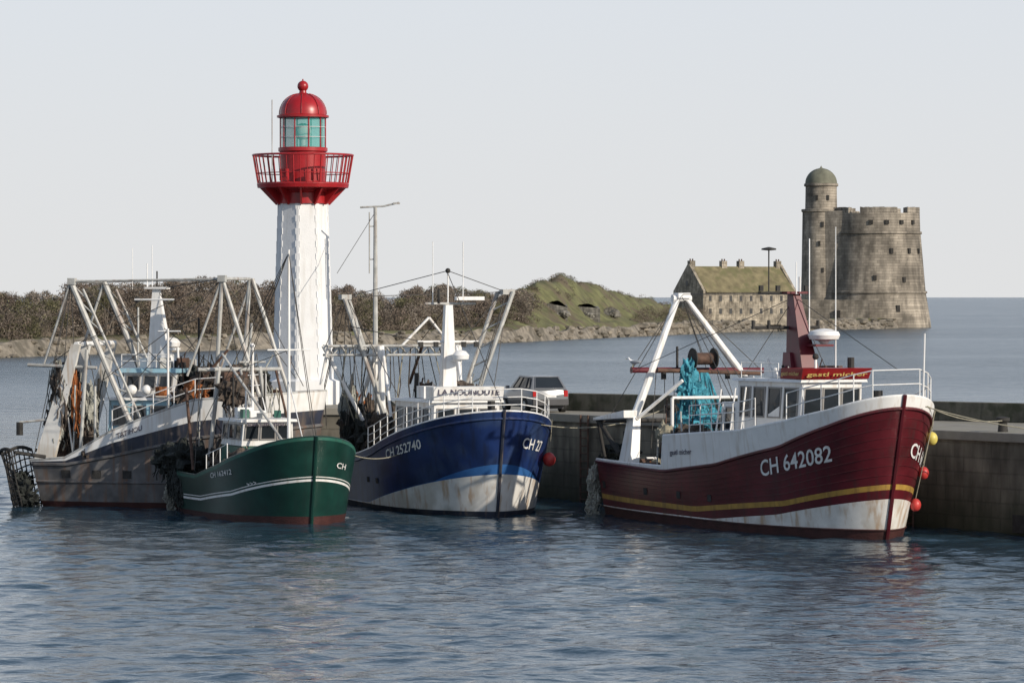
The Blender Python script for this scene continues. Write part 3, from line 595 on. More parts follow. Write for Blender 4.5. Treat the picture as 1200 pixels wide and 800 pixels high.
for t in(.25,.62,.97):
    p=qa.lerp(qb,t)+V((-.14,-.1))
    for k in(-.25,.25): mb.tube((p.x+d.x*k,p.y+d.y*k,-.5),(p.x+d.x*k,p.y+d.y*k,QZ),.04,M['rust'])
    for j in range(11): mb.tube((p.x-d.x*.25,p.y-d.y*.25,.1+j*.3),(p.x+d.x*.25,p.y+d.y*.25,.1+j*.3),.025,M['rust'])
p=qa.lerp(qb,.035); mb.box((p.x-.05,p.y-.03,.35),(.12,.9,.6),M['dark'],math.atan2(d.y,d.x)-D(90))
mb.obj('bollards_and_ladders',E)
mb=MB()
a=V((62,101.2));b=V((2.6,156.2)); d=(b-a).normalized(); n=V((d.y,-d.x)); n=n if n.y<0 else -n
L=(b-a).length; seg=14
for i in range(seg):
    p=a+d*(L*i/seg+.01); q=a+d*(L*(i+1)/seg-.01)
    p0=p+n*.65;q0=q+n*.65; p1=p+n*.1;q1=q+n*.1
    h=QZ+.72+random.uniform(-.015,.015)
    mb.prism([(p0.x,p0.y,QZ+.003),(q0.x,q0.y,QZ+.003),(q1.x,q1.y,QZ+.003),(p1.x,p1.y,QZ+.003)],[(p0.x,p0.y,h),(q0.x,q0.y,h),(q1.x,q1.y,h),(p1.x,p1.y,h)],mw)
mb.obj('parapet_wall',None,bevel=.03,smooth=0)
# ================================================================== LIGHTHOUSE
def lighthouse():
    E=empty('lighthouse',(-8.98,165,0))
    W=mat('lighthouse_white',(.72,.725,.73),.6,.05,1.5,bump=.01,streak=(.52,.5,.46),samt=.45)
    R=mat('lighthouse_red',(.34,.012,.016),.35,.15,2,streak=(.22,.02,.02),samt=.5)
    G=mat('lantern_glass',(.05,.42,.38),.05,.1,2,alpha=.5)
    mb=MB(); ph=D(22.5+14)
    rb,rt=1.34,1.10
    mb.lathe((0,0,0),[(rb+.25,QZ),(rb+.25,QZ+1),(rb,QZ+1.1),(rt,12.0)],W,8,ph)
    for i in range(8):
        t=2*math.pi*i/8+ph; k=0; z=QZ+1.2
        while z<11.9:
            r=rb+(rt-rb)*(z-QZ-1.1)/(12-QZ-1.1); e=.1 if k%2 else .06
            mb.box((r*math.cos(t)-.06*math.cos(t),r*math.sin(t)-.06*math.sin(t),z),(.1,e*2.0,.26),W,t); z+=.27;k+=1
    mb.obj('tower_shaft',E,smooth=0)
    mb=MB()
    mb.lathe((0,0,0),[(rt+.03,12.0),(rt+.03,12.45),(1.25,12.5),(1.3,12.6),(1.95,12.68),(1.98,12.82),(1.0,12.83)],R,24)
    mb.lathe((0,0,0),[(.98,12.82),(.98,14.2),(1.06,14.25),(1.06,14.4),(.95,14.42)],R,24)
    for i in range(12):
        t=2*math.pi*i/12; c,s_=math.cos(t),math.sin(t)
        mb.prism([(1.1*c-.04*s_,1.1*s_+.04*c,11.95),(1.16*c-.04*s_,1.16*s_+.04*c,11.95),(1.16*c+.04*s_,1.16*s_-.04*c,11.95),(1.1*c+.04*s_,1.1*s_-.04*c,11.95)],[(1.1*c-.04*s_,1.1*s_+.04*c,12.67),(1.85*c-.04*s_,1.85*s_+.04*c,12.67),(1.85*c+.04*s_,1.85*s_-.04*c,12.67),(1.1*c+.04*s_,1.1*s_-.04*c,12.67)],R)
    n=44
    def ring(r,z,rr): mb.line([(r*math.cos(2*math.pi*i/48),r*math.sin(2*math.pi*i/48),z) for i in range(49)],rr,R,6)
    ring(1.93,12.85,.05); ring(2.15,14.08,.045); ring(2.0,13.3,.02)
    for i in range(n):
        t=2*math.pi*i/n; mb.tube((1.93*math.cos(t),1.93*math.sin(t),12.8),(2.15*math.cos(t),2.15*math.sin(t),14.08),.032 if i%4==0 else .02,R,n=5)
    for i in range(10):
        t=2*math.pi*i/10; mb.tube((.97*math.cos(t),.97*math.sin(t),14.4),(.97*math.cos(t),.97*math.sin(t),15.7),.028,R,n=6)
    for z in(14.85,15.28): mb.line([(.97*math.cos(2*math.pi*i/30),.97*math.sin(2*math.pi*i/30),z) for i in range(31)],.012,W,5)
    prof=[(1.0,15.66),(1.12,15.7),(1.12,15.78),(1.0,15.82)]+[(1.0*math.cos(a)**.85,15.82+.9*math.sin(a)) for a in [k*.17 for k in range(1,9)]]+[(.16,16.76),(.14,16.88)]
    mb.lathe((0,0,0),prof,R,28); mb.sphere((0,0,17.04),.24,R); mb.tube((0,0,17.2),(0,0,17.35),.03,R)
    for i in range(8):
        t=2*math.pi*i/8; mb.line([((1.02*math.cos(a)**.85)*math.cos(t),(1.02*math.cos(a)**.85)*math.sin(t),15.83+.91*math.sin(a)) for a in [k*.17 for k in range(0,9)]],.018,R,5)
    for a in(-1.2,-2.0): mb.box((1.7*math.cos(a),1.7*math.sin(a),13.2),(.3,.3,.5),R,a)
    mb.obj('gallery_and_dome',E,smooth=35)
    mb=MB(); mb.lathe((0,0,0),[(.94,14.4),(.94,15.7)],G,24,cap=False); mb.obj('lantern_glass',E)
    mb=MB(); mb.lathe((0,0,14.4),[(.15,0),(.15,.35),(.3,.45),(.36,.6),(.36,.75),(.3,.95),(.1,1.05)],W,16); mb.obj('lamp_lens',E)
    mb=MB(); mb.tube((-1.25,-1.2,12.8),(-1.25,-1.2,16.4),.02,M['galv'],n=6); mb.obj('antenna',E)
lighthouse()
E=empty('signal_mast',(-5.8,163,QZ)); mb=MB()
mb.tube((0,0,0),(0,0,8.4),.13,M['galv'],.08); mb.line([(-.65,0,8.4),(.35,0,8.45),(1.0,0,8.6)],.04,M['galv']); mb.tube((-.25,0,5.6),(-.25,0,8.2),.03,M['galv']); mb.box((.9,0,8.57),(.3,.12,.08),M['galv']); mb.tube((0,0,6.2),(-.25,0,6.2),.03,M['galv']); mb.tube((0,0,7.6),(-.25,0,7.6),.03,M['galv'])
mb.tube((0,0,8.2),(-1.6,-.6,5.6),.012,M['wire'])
mb.obj('pole',E)
# ================================================================== CAR
def car():
    E=empty('parked_car',(.9,154.6,QZ),math.atan2(.94,-.34))
    P=mat('car_paint_grey',(.2,.21,.225),.25,.04,1,metal=.3); T=mat('tyre',(.02,.02,.02),.9,.1,3); PL=mat('bumper_plastic',(.05,.05,.055),.6,.1,3); TL=mat('tail_light',(.4,.01,.01),.2,.1,3)
    mb=MB()
    secs=[(-1.85,.38,.72,.70),(-1.8,.3,.88,.78),(-1.5,.22,.92,.82),(-.6,.2,.92,.83),(.5,.2,.9,.83),(.95,.22,.86,.82),(1.6,.25,.74,.78),(1.85,.34,.6,.68)]
    vs=[];k=8
    for x,zb,zt,w in secs:
        vs+=[(x,-w*.9,zb),(x,-w,zb+.15),(x,-w,zt-.12),(x,-w*.93,zt),(x,w*.93,zt),(x,w,zt-.12),(x,w,zb+.15),(x,w*.9,zb)]
    fs=[(j*k+i,j*k+(i+1)%k,(j+1)*k+(i+1)%k,(j+1)*k+i) for j in range(len(secs)-1) for i in range(k)]+[tuple(range(k)),tuple(range((len(secs)-1)*k,len(secs)*k))]
    mb.add(vs,fs,P)
    b=[(-1.78,-.74,.9),(.95,-.76,.88),(.95,.76,.88),(-1.78,.74,.9)]; t=[(-1.35,-.54,1.44),(.2,-.56,1.46),(.2,.56,1.46),(-1.35,.54,1.44)]
    mb.prism(b,t,P)
    gl=M['glass']
    mb.window([b[3],b[0],t[0],t[3]],.08,.92,.12,.9,P,gl,.02); mb.window([b[1],b[2],t[2],t[1]],.06,.94,.08,.92,P,gl,.02)
    for q,r in(([b[0],b[1],t[1],t[0]],0),([b[2],b[3],t[3],t[2]],1)):
        for a,c in((.12,.25),(.29,.58),(.61,.84)):
            if r: a,c=1-c,1-a
            mb.window(q,a,c,.15,.85,PL,gl,.02)
    mb.box((-1.86,0,.42),(.12,1.5,.24),PL); mb.box((1.86,0,.4),(.1,1.4,.22),PL)
    for y in(-.66,.66): mb.box((-1.83,y,.76),(.06,.16,.24),TL)
    mb.box((-1.85,0,.66),(.03,.5,.11),M['text']); mb.box((-1.0,0,.25),(1.2,1.3,.2),PL)
    mb.box((.7,-.9,.98),(.12,.14,.12),P); mb.box((.7,.9,.98),(.12,.14,.12),P)
    mb.obj('body',E,bevel=.03,smooth=40)
    mb=MB()
    for x in(-1.15,1.2):
        for y in(-.76,.76):
            mb.tube((x,y-.1,.29),(x,y+.1,.29),.29,T,n=20); mb.tube((x,y-.11,.29),(x,y+.11,.29),.17,M['galv'],n=14)
    mb.obj('wheels',E)
car()
# ================================================================== SEAGULL
E=empty('seagull',WP(2.0,-2.3,5.455),D(150)); mb=MB()
gw=mat('gull_white',(.75,.75,.75),.8,.05,5); gg=mat('gull_grey',(.3,.32,.35),.8,.05,5)
def ringl(pts,m):
    vs=[];n=10
    for x,z,ry,rz in pts:
        for i in range(n):
            a=2*math.pi*i/n; vs.append((x,ry*math.cos(a),z+rz*math.sin(a)))
    mb.add(vs,[(j*n+i,j*n+(i+1)%n,(j+1)*n+(i+1)%n,(j+1)*n+i) for j in range(len(pts)-1) for i in range(n)],m)
ringl([(-.28,.17,.01,.01),(-.18,.17,.05,.03),(-.05,.17,.085,.07),(.08,.19,.08,.08),(.16,.25,.05,.055),(.2,.31,.045,.045),(.25,.31,.035,.035),(.28,.3,.01,.01)],gw)
for s_ in(-1,1): mb.lump((-.08,s_*.07,.19),.2,.03,.06,gg,amp=.1)
mb.tube((.27,0,.3),(.34,0,.285),.014,M['buoyyel'],.004); mb.tube((.02,.03,.1),(.03,.03,0),.01,M['buoyyel']); mb.tube((.02,-.03,.1),(.03,-.03,0),.01,M['buoyyel'])
mb.obj('body',E)
# ================================================================== ROPES
def rope(a,b,sag,r=.02,m=None):
    mb=MB(); a=V(a);b=V(b); pts=[a.lerp(b,i/16)-V((0,0,sag*4*(i/16)*(1-i/16))) for i in range(17)]
    mb.line(pts,r,m or M['rope'],6); mb.obj('mooring_rope',None)
rope((13.5,126.4,4.5),(16.9,131.2,3.8),.25); rope((13.6,126.3,4.4),(20.6,126.2,3.5),.3)
rope((-4.6,143.8,1.9),(2.2,139.6,.1),.9); rope((.4,139.9,3.5),(6.0,147.1,3.8),.5)
rope((-6.6,134.6,3.0),(-4.1,142.6,2.2),.4)
# ================================================================== ISLAND
shore=[(-120,440),(-84.3,474),(-67.6,507),(-50,562),(-27.1,610),(0,679),(26.1,783),(50.7,878),(74.8,935),(95.8,973),(101,1000)]
SY=ip(shore)
hp=ip([(-14,2.3),(-7,4.6),(-3,7.5),(0,9.0),(5,10.6),(9.5,12.2),(13,11.4),(17,10.4),(24,8.4),(31,7.2),(38,5.5),(45,2.6)])
def hgt(x,y):
    d=y-SY(x)
    z=2.3+.4*noise.noise(V((x*.08,y*.03,0)))
    z+=(hp(x)-2.3)*math.exp(-((d-58)/28)**2)*(1+.14*noise.noise(V((x*.15,y*.05,5))))
    if z>3.2: z+=.7*noise.fractal(V((x*.25,y*.1,1)),1.,2.,4)
    return z
xs=np.concatenate([np.linspace(-118,-30,70),np.linspace(-29.5,45,190),np.linspace(46,101,80)])
ds=[-6,0,.8,2,3.5,5,8]+list(np.linspace(12,150,46))+[200,260]
vs=[];
for d in ds:
    for x in xs:
        dd=d if d<=8 else d*min(1,max(.12,(104-x)/20))
        y=SY(x)+dd+2.0*noise.noise(V((x*.3,0,3)))*(1 if d<9 else 0)
        if d<0:z=-1.5
        elif d<=8: z=min(1,(d/5))**.8*2.2*(.9+.5*noise.noise(V((x*.5,d*.5,7))))-.05
        else: z=hgt(x,SY(x)+d)
        if x>100.5: z=min(z,.5)
        vs.append((x,y,z))
nx=len(xs); fs=[(j*nx+i,j*nx+i+1,(j+1)*nx+i+1,(j+1)*nx+i) for j in range(len(ds)-1) for i in range(nx-1)]
mrock=mat('shore_stones',(.2,.175,.14),.9,.45,.9,bump=.3,bscale=1.2,blotch=(.09,.08,.06),bamt=.8,bsc=.3,wet=(-.1,(.05,.045,.035),.8))
mgrass=mat('rough_grass',(.12,.12,.05),.95,.45,.35,bump=.3,bscale=1.,blotch=(.11,.085,.055),bamt=.9,bsc=.16)
mb=MB(); nb=6*(nx-1); mb.add(vs,fs[:nb],mrock); mb.add(vs,fs[nb:],mgrass); mb.obj('island_ground',None,smooth=70)
mb=MB(); R2=random.Random(4)
for i in range(420):
    x=R2.uniform(-92,97); y=SY(x)+R2.uniform(-1.5,7); r=R2.uniform(.2,.75)*(1+.6*(x>20))
    z=min(1,max(0,(y-SY(x))/5))**.8*2.1
    mb.lump((x,y,z),r*1.3,r,r*.7,mrock,seed=i,n=8,k=5,amp=.5)
mb.obj('shore_rocks',None,smooth=30)
mt=mat('bare_branches',(.15,.118,.095),.95,.5,.22,blotch=(.105,.09,.065),bamt=.6,bsc=.1)  # tree-line base colours lightened, standing in for distance haze
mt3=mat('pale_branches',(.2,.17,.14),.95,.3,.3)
mt2=mat('undergrowth',(.10,.083,.066),.95,.5,.6,bump=.3,bscale=2.)
mtg=mat('olive_shrub',(.11,.105,.055),.95,.5,.5,blotch=(.08,.065,.045),bamt=.7,bsc=.4)
topy=ip([(-300,345),(0,344),(60,338),(100,331),(130,328),(170,332),(200,328),(250,326),(290,330),(330,328),(370,335),(400,335),(430,340),(460,343),(500,333),(545,336),(580,345),(600,341),(622,331),(640,341)])
def clump(mb,c,r,rz,n,m,sz):
    c=V(c); vs=[];fs=[]
    for i in range(n):
        d=V((random.gauss(0,1),random.gauss(0,1),random.gauss(.1,1))); d.normalize()
        rr=random.uniform(.3,1.0)**.6
        p=c+V((d.x*r*rr,d.y*r*rr,d.z*rz*rr))
        if p.z<1.2: p.z=1.2+random.random()
        if random.random()<.45:
            dd=(V((d.x+random.gauss(0,.5),d.y*.6,d.z*.8+random.uniform(-.1,.4)))).normalized()*random.uniform(.2,.55)*sz
            w=V((random.uniform(-1,1),random.uniform(-.5,.5),random.uniform(-.5,.5))).normalized()*random.uniform(.035,.07)*sz
            t=[p-w,p+w,p+dd]
        else:
            t=[p+V((random.uniform(-1,1),random.uniform(-1,1),random.uniform(-1,1)))*.22*sz for _ in range(3)]
        o=len(vs); vs+=t; fs.append((o,o+1,o+2))
    mb.add(vs,fs,m)
mb=MB()
for i in range(190):
    X=random.uniform(-92,4); back=random.random()<.6; Y=SY(X)+random.uniform(14,36)+(18 if back else 0)
    px=600+4500*X/Y; zt=8+(348-topy(px))*Y/4500+.3+.8*noise.noise(V((X*.3,0,9)))
    if not back: zt=min(zt-.8,3+(zt-3)*random.uniform(.55,.95))
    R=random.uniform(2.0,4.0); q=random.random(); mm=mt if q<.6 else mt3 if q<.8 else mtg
    for k in range(7):
        a=random.uniform(0,6.28); rr=random.uniform(0,R*.8); r=random.uniform(.9,1.5)
        z=zt-r-(rr/R)**2*1.6-random.choice((0,0,1.5,3.0))
        clump(mb,(X+rr*math.cos(a),Y+rr*math.sin(a),max(2.4,z)),r,r*.85,180,mm,.95)
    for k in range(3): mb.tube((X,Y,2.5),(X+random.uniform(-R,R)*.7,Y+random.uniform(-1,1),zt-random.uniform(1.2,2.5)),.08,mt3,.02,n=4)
for i in range(330):
    x=random.uniform(-92,4); y=SY(x)+random.uniform(11,34); px=600+4500*x/y; zt=8+(348-topy(px))*y/4500; r=random.uniform(.9,1.9)
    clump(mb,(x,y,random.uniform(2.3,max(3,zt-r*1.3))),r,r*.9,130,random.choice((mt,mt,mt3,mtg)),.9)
for i in range(170):
    x=-92+97*i/169; y=SY(x)+50; px=600+4500*x/y; zt=8+(348-topy(px))*y/4500
    mb.lump((x,y,2.2),2.0,3,max(1,(zt-4.2)),mt2,seed=i,n=14,k=12,amp=.22,fr=1.5)
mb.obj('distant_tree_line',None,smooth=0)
mb=MB()
for i in range(420):
    x=random.uniform(-6,46); d=random.uniform(10,85); y=SY(x)+d
    if 38<x and y>SY(x)+30: continue
    if 5<x<23 and d<30 and random.random()<.8: continue
    g=noise.noise(V((x*.16,y*.05,2)))
    if g<-.02 and random.random()<.8: continue
    z=hgt(x,y); r=random.uniform(.5,1.3)
    clump(mb,(x,y,z+r*.2),r,r*.55,90,mtg if random.random()<.4 else mt,.65)
for i in range(60):
    x=random.uniform(26,44); y=SY(x)+random.uniform(12,26); r=random.uniform(1.2,2.0)
    clump(mb,(x,y,2.6+r*.5+random.random()*1.0),r,r,160,mt if random.random()<.7 else mtg,.75)
for i in range(40):
    x=8.8+random.gauss(0,2.0); y=SY(x)+58; clump(mb,(x,y,hgt(x,y)+.1),.7,.35,60,mtg,.5)
mb.obj('hill_shrubs',None,smooth=0)
mbk=stone('bunker_stone',(.19,.18,.155),1.2,.5,var=.3,big=.5,mort=.8)
for (x,d,w,h,z) in((8.4,30,2.3,2.4,5.0),(14.6,28,2.9,2.2,4.6),(20.2,29,1.5,1.2,4.8)):
    E=empty('stone_bunker',(x,SY(x)+d,0)); mb=MB()
    n=14; f=[(-w+2*w*i/n, z+h*(.45+.5*math.sin(math.pi*i/n))+.15*noise.noise(V((x,i*.9,0)))) for i in range(n+1)]
    mb.prism([(a,-3,z-3.5) for a,b in f]+[(w,16,z-3.5),(-w,16,z-3.5)],[(a,-3,b) for a,b in f]+[(w,16,z+h*.7),(-w,16,z+h*.7)],mbk)
    for k in range(7): mb.lump((random.uniform(-w,w),-4,z-.6+random.uniform(0,.8)),.8,.7,.5,mbk,seed=k+int(x*7),n=9,k=6,amp=.5)
    mb.obj('walls',E,smooth=0)
# ================================================================== HOUSE
def house():
    phi=D(33); E=empty('stone_house',(52.6,905,0),phi)
    st=stone('house_stone',(.32,.28,.22),.9,.35,var=.25,big=.4,mort=.8); rf=mat('mossy_roof',(.17,.145,.08),.9,.35,.6,blotch=(.115,.115,.05),bamt=.7,bsc=.4,bump=.05)
    mb=MB(); L=13.6;W=6.0; z0=1.5; ze=9.3; zr=15.2
    mb.prism([(-L,-W,z0),(L,-W,z0),(L,W,z0),(-L,W,z0)],[(-L,-W,ze),(L,-W,ze),(L,W,ze),(-L,W,ze)],st)
    for x in(-L,L-.7):
        mb.prism([(x,-W-.1,ze+.003),(x+.7,-W-.1,ze+.003),(x+.7,W+.1,ze+.003),(x,W+.1,ze+.003)],[(x,-.3,zr+.5),(x+.7,-.3,zr+.5),(x+.7,.3,zr+.5),(x,.3,zr+.5)],st)
    mb.obj('walls',E,smooth=0)
    mb=MB(); mb.prism([(-L+.71,-W-.5,ze-.2),(L-.71,-W-.5,ze-.2),(L-.71,W+.5,ze-.2),(-L+.71,W+.5,ze-.2)],[(-L+.71,-.1,zr),(L-.71,-.1,zr),(L-.71,.1,zr),(-L+.71,.1,zr)],rf); mb.obj('roof',E,smooth=0)
    mb=MB()
    for x in(-L+.9,-3.5,1.5,L-1.2):
        mb.box((x,0,zr+.3),(1.5,1.1,2.0),st)
        for k in(-.35,.35): mb.tube((x+k,0,zr+1.3),(x+k,0,zr+1.75),.17,M['rust'])
    mb.obj('chimneys',E,smooth=0)
    mb=MB(); wd=mat('house_window',(.05,.05,.05),.3,.2,2)
    for i in range(9):
        x=-L+2+i*2.95
        for z in(7.7,4.7):
            mb.box((x,-W-.01,z),(.75,.08,1.25),wd); mb.box((x,-W-.03,z-.72),(1.0,.2,.14),st)
    for z in(11.2,7.5): mb.box((-L-.01,0.5,z),(.08,.8,1.1),wd)
    mb.obj('windows',E,smooth=0)
house()
# ================================================================== TOWER
def tower():
    E=empty('stone_tower',(95.4,1010,0))
    st=stone('tower_stone',(.245,.215,.175),1.6,.7,var=.28,big=.12,mort=.75)
    st2=stone('tower_stone_trim',(.25,.22,.18),1.6,.7,var=.25,big=.2); dk=mat('opening_dark',(.03,.028,.025),.9,.2,2)
    dm=mat('turret_dome',(.15,.15,.11),.8,.25,.6)
    mb=MB(); zt=29.9
    mb.lathe((0,0,0),[(14.9,-1),(14.6,1.5),(13.4,8.9),(13.75,9.0),(13.7,9.5),(13.3,9.6),(12.0,24.4),(12.35,24.5),(12.3,25.1),(11.9,25.2),(11.75,zt)],st,64)
    n=22
    for i in range(n):
        t=2*math.pi*(i+.5)/n
        if i%4==2: continue
        pts=[]
        for r in(11.75,10.2):
            row=[(r*math.cos(a),r*math.sin(a)) for a in np.linspace(t-math.pi/n*1.0,t+math.pi/n*1.0,4)]
            pts.append(row if r>11 else row[::-1])
        pl=pts[0]+pts[1]; mb.prism([(x,y,zt+.003) for x,y in pl],[(x,y,zt+1.5+random.uniform(-.15,.15)) for x,y in pl],st2)
    mb.obj('main_drum',E,smooth=30)
    mb=MB(); c=(-14.2,-1,0)
    mb.lathe(c,[(5.6,-1),(5.2,9),(4.9,30.2),(5.2,30.4),(5.2,31.0),(4.2,31.1)],st,32)
    mb.lathe(c,[(4.2,31.0),(4.1,36.9),(4.5,37.1),(4.5,37.7),(4.15,37.8)],st,32)
    mb.prism([(-14,-5.9,0),(-6,-10,0),(-4,0,0),(-14,3,0)],[(-14,-5.7,30.5),(-7,-8.6,30.5),(-4,0,30.5),(-14,3,30.5)],st)
    mb.obj('stair_turret',E,smooth=30)
    mb=MB(); mb.lathe(c,[(4.2*math.cos(a),37.8+4.0*math.sin(a)) for a in [k*math.pi/20 for k in range(10)]]+[(.3,41.9),(.01,42.5)],dm,28); mb.obj('turret_dome',E)
    mb=MB()
    for a,z,w,h in((-75,20,.8,1.4),(-50,20,.8,1.4),(-95,13,.8,1.3),(-60,12.5,.8,1.4),(-80,27.5,1.0,1.1),(-60,27.5,1.0,1.1),(-40,27.5,1.0,1.1),(-100,27.5,1.0,1.1),(-30,20,.8,1.3),(-70,5,1.0,1.8)):
        r=ip([(0,14.7),(9,13.35),(25,12.05),(30,11.8)])(z); t=D(a); mb.box((r*math.cos(t),r*math.sin(t),z),(.6,w,h),dk,t)
    for a,z in((-90,15),(-100,22),(-70,34),(-110,34),(-90,27)):
        r=4.15 if z>31 else 5.0; t=D(a); mb.box((c[0]+r*math.cos(t),c[1]+r*math.sin(t),z),(.5,.6,1.3),dk,t)
    mb.obj('openings',E)
    E2=empty('fort_wall',(0,0,0)); mb=MB()
    mb.prism([(75,993,0),(92,988,0),(92,991,0),(75,996,0)],[(75,993.5,7.4),(92,988.5,7.2),(92,990.6,7.2),(75,995.6,7.4)],st); mb.box((84,990.5,3.5),(1.4,1,2.2),dk,-.29); mb.obj('rampart',E2,smooth=0)
tower()
# ================================================================== WATER
def water():
    xs=list(np.linspace(-30,30,301)); 
    g=[];k=.25;x=30
    while x<60000: k*=1.35; x+=k; g.append(x)
    xs=[-a for a in g[::-1]]+xs+g
    ys=list(np.linspace(74,215,700)); g=[];k=.22;y=215
    while y<70000: k*=1.25; y+=k; g.append(y)
    h=[];k=.25;y=74
    while y>-300: k*=1.35; y-=k; h.append(y)
    ys=h[::-1]+ys+g
    X,Y=np.meshgrid(np.array(xs),np.array(ys)); Z=np.zeros_like(X)
    rng=np.random.RandomState(3)
    for i in range(80):
        lam=.65*(8)**(rng.rand()**1.5); th=D(-90+rng.normal(0,42)); s_=.017*(1.0 if lam<2.5 else .5)
        k=2*math.pi/lam; Z+=s_/k*np.sin(k*(X*math.cos(th)+Y*math.sin(th))+rng.rand()*6.28)
    fade=np.clip((30-np.abs(X))/5,0,1)*np.clip((215-Y)/50,0,1)*np.clip((Y-74)/2,0,1)
    Z*=fade
    nxx=len(xs);nyy=len(ys)
    me=bpy.data.meshes.new('water'); co=np.stack([X,Y,Z],-1).reshape(-1,3)
    idx=np.arange(nxx*nyy).reshape(nyy,nxx)
    f=np.stack([idx[:-1,:-1],idx[:-1,1:],idx[1:,1:],idx[1:,:-1]],-1).reshape(-1,4)
    me.vertices.add(len(co)); me.vertices.foreach_set('co',co.ravel())
    me.loops.add(f.size); me.loops.foreach_set('vertex_index',f.ravel())
    me.polygons.add(len(f)); me.polygons.foreach_set('loop_start',np.arange(0,f.size,4)); me.polygons.foreach_set('loop_total',np.full(len(f),4))
    me.polygons.foreach_set('use_smooth',[True]*len(f)); me.update(calc_edges=True); me.validate()
    o=bpy.data.objects.new('water',me); sc.collection.objects.link(o)
    m=bpy.data.materials.new('sea_water'); m.use_nodes=True; nt=m.node_tree; N=nt.nodes; L=nt.links; bs=N['Principled BSDF']
    bs.inputs['Base Color'].default_value=(.02,.048,.072,1); bs.inputs['Roughness'].default_value=.07; bs.inputs['IOR'].default_value=1.33
    tc=N.new('ShaderNodeTexCoord')
    def nz(s,v,d):
        mp=N.new('ShaderNodeMapping'); mp.inputs['Scale'].default_value=v; L.new(tc.outputs['Object'],mp.inputs['Vector'])
        n=N.new('ShaderNodeTexNoise'); n.inputs['Scale'].default_value=s; n.inputs['Detail'].default_value=d; L.new(mp.outputs[0],n.inputs['Vector']); return n.outputs['Fac']
    def mr(src,a,b,lo,hi):
        r=N.new('ShaderNodeMapRange'); r.inputs['From Min'].default_value=a; r.inputs['From Max'].default_value=b; r.inputs['To Min'].default_value=lo; r.inputs['To Max'].default_value=hi; L.new(src,r.inputs['Value']); return r.outputs['Result']
    sp=N.new('ShaderNodeSeparateXYZ'); L.new(tc.outputs['Object'],sp.inputs[0])
    openw=mr(sp.outputs['Y'],160,330,0,1)      # sheltered basin -> open, windier sea beyond the mole
    gust=mr(nz(.012,(.5,1.4,1),5),.35,.65,.35,1.0)
    mu=N.new('ShaderNodeMath'); mu.operation='MULTIPLY'; L.new(openw,mu.inputs[0]); L.new(gust,mu.inputs[1])
    b1=N.new('ShaderNodeBump'); b1.inputs['Distance'].default_value=.06; L.new(nz(2.6,(.8,1.1,1),4),b1.inputs['Height']); L.new(mr(nz(.03,(1,.5,1),3),.35,.65,.5,1.),b1.inputs['Strength'])
    b2=N.new('ShaderNodeBump'); b2.inputs['Distance'].default_value=.2; b2.inputs['Strength'].default_value=.4; L.new(nz(.45,(.7,1.2,1),4),b2.inputs['Height']); L.new(b1.outputs['Normal'],b2.inputs['Normal'])
    b3=N.new('ShaderNodeBump'); b3.inputs['Distance'].default_value=1.1; L.new(mu.outputs[0],b3.inputs['Strength']); L.new(nz(.5,(.6,1,1),5),b3.inputs['Height']); L.new(b2.outputs['Normal'],b3.inputs['Normal'])
    L.new(b3.outputs['Normal'],bs.inputs['Normal']); L.new(mr(openw,0,1,.07,.2),bs.inputs['Roughness']); me.materials.append(m)
water()
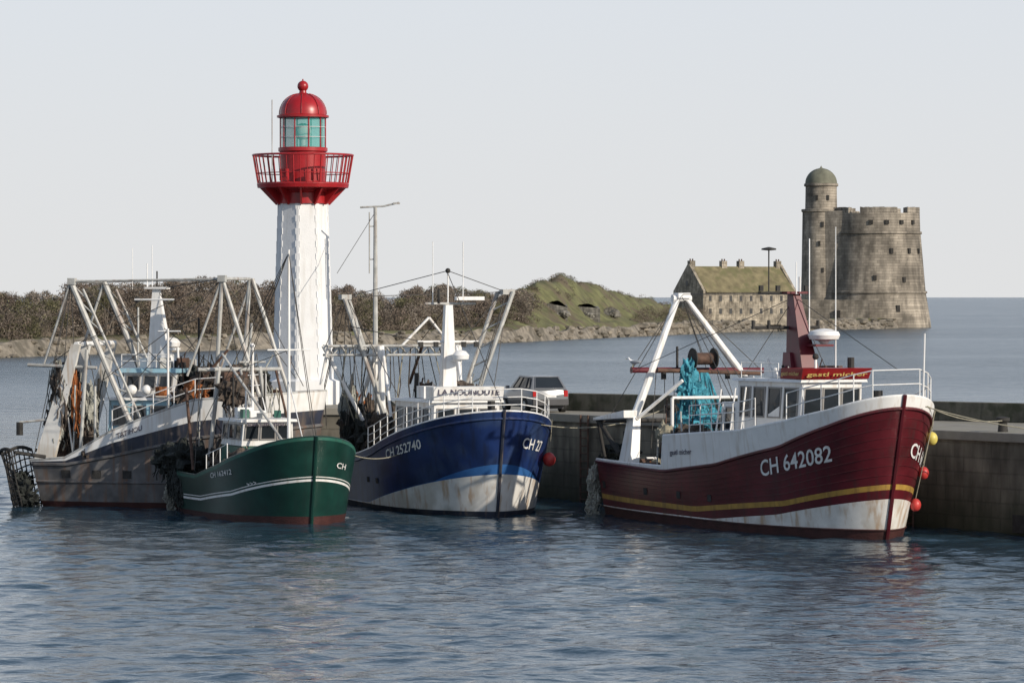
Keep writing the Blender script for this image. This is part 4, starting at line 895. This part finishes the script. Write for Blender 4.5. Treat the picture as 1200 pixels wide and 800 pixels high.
# ================================================================== SKY & SUN
S=V((.78*math.cos(D(24)),-.62*math.cos(D(24)),math.sin(D(24)))).normalized()
el=math.asin(S.z); az=math.atan2(S.x,S.y)
w=bpy.data.worlds.new('sky'); sc.world=w; w.use_nodes=True; nt=w.node_tree; N=nt.nodes; L=nt.links
bg=N['Background']; sk=N.new('ShaderNodeTexSky'); sk.sky_type='NISHITA'; sk.sun_disc=False
sk.sun_elevation=el; sk.sun_rotation=az; sk.air_density=1.0; sk.dust_density=1.0; sk.ozone_density=1.5
tc=N.new('ShaderNodeTexCoord'); sp=N.new('ShaderNodeSeparateXYZ'); L.new(tc.outputs['Generated'],sp.inputs[0])
rp=N.new('ShaderNodeValToRGB'); L.new(sp.outputs['Z'],rp.inputs[0]); cr=rp.color_ramp
cr.elements[0].position=0; cr.elements[0].color=(.97,)*3+(1,); cr.elements[1].position=1; cr.elements[1].color=(.1,)*3+(1,)
for p,v in((.08,.92),(.25,.58),(.5,.25)):
    e=cr.elements.new(p); e.color=(v,v,v,1)
hz=N.new('ShaderNodeValToRGB'); L.new(sp.outputs['Z'],hz.inputs[0]); c2=hz.color_ramp
c2.elements[0].position=0; c2.elements[0].color=(.76,.765,.77,1); c2.elements[1].position=.09; c2.elements[1].color=(.73,.765,.825,1)
e=c2.elements.new(.35); e.color=(.50,.58,.70,1)
scl=N.new('ShaderNodeVectorMath'); scl.operation='SCALE'; scl.inputs['Scale'].default_value=8.33; L.new(hz.outputs[0],scl.inputs[0])
mx=N.new('ShaderNodeMix'); mx.data_type='RGBA'; L.new(rp.outputs[0],mx.inputs[0]); L.new(sk.outputs[0],mx.inputs[6]); L.new(scl.outputs[0],mx.inputs[7])
L.new(mx.outputs[2],bg.inputs[0]); bg.inputs[1].default_value=.12
sd=bpy.data.lights.new('sun','SUN'); sd.energy=4.2; sd.angle=D(.5); sd.color=(1,.90,.76)
so=bpy.data.objects.new('sun',sd); sc.collection.objects.link(so); so.rotation_euler=S.to_track_quat('Z','Y').to_euler(); so.location=(60,60,60)
# ================================================================== CAMERA
cd=bpy.data.cameras.new('camera'); cd.lens=135; cd.sensor_width=36; cd.clip_start=1; cd.clip_end=100000
co=bpy.data.objects.new('camera',cd); sc.collection.objects.link(co); co.location=(0,0,8); co.rotation_euler=(D(90)-math.atan(52/4500),0,0)
sc.camera=co
sc.view_settings.view_transform='Standard'; sc.view_settings.look='None'; sc.view_settings.exposure=0; sc.view_settings.gamma=1
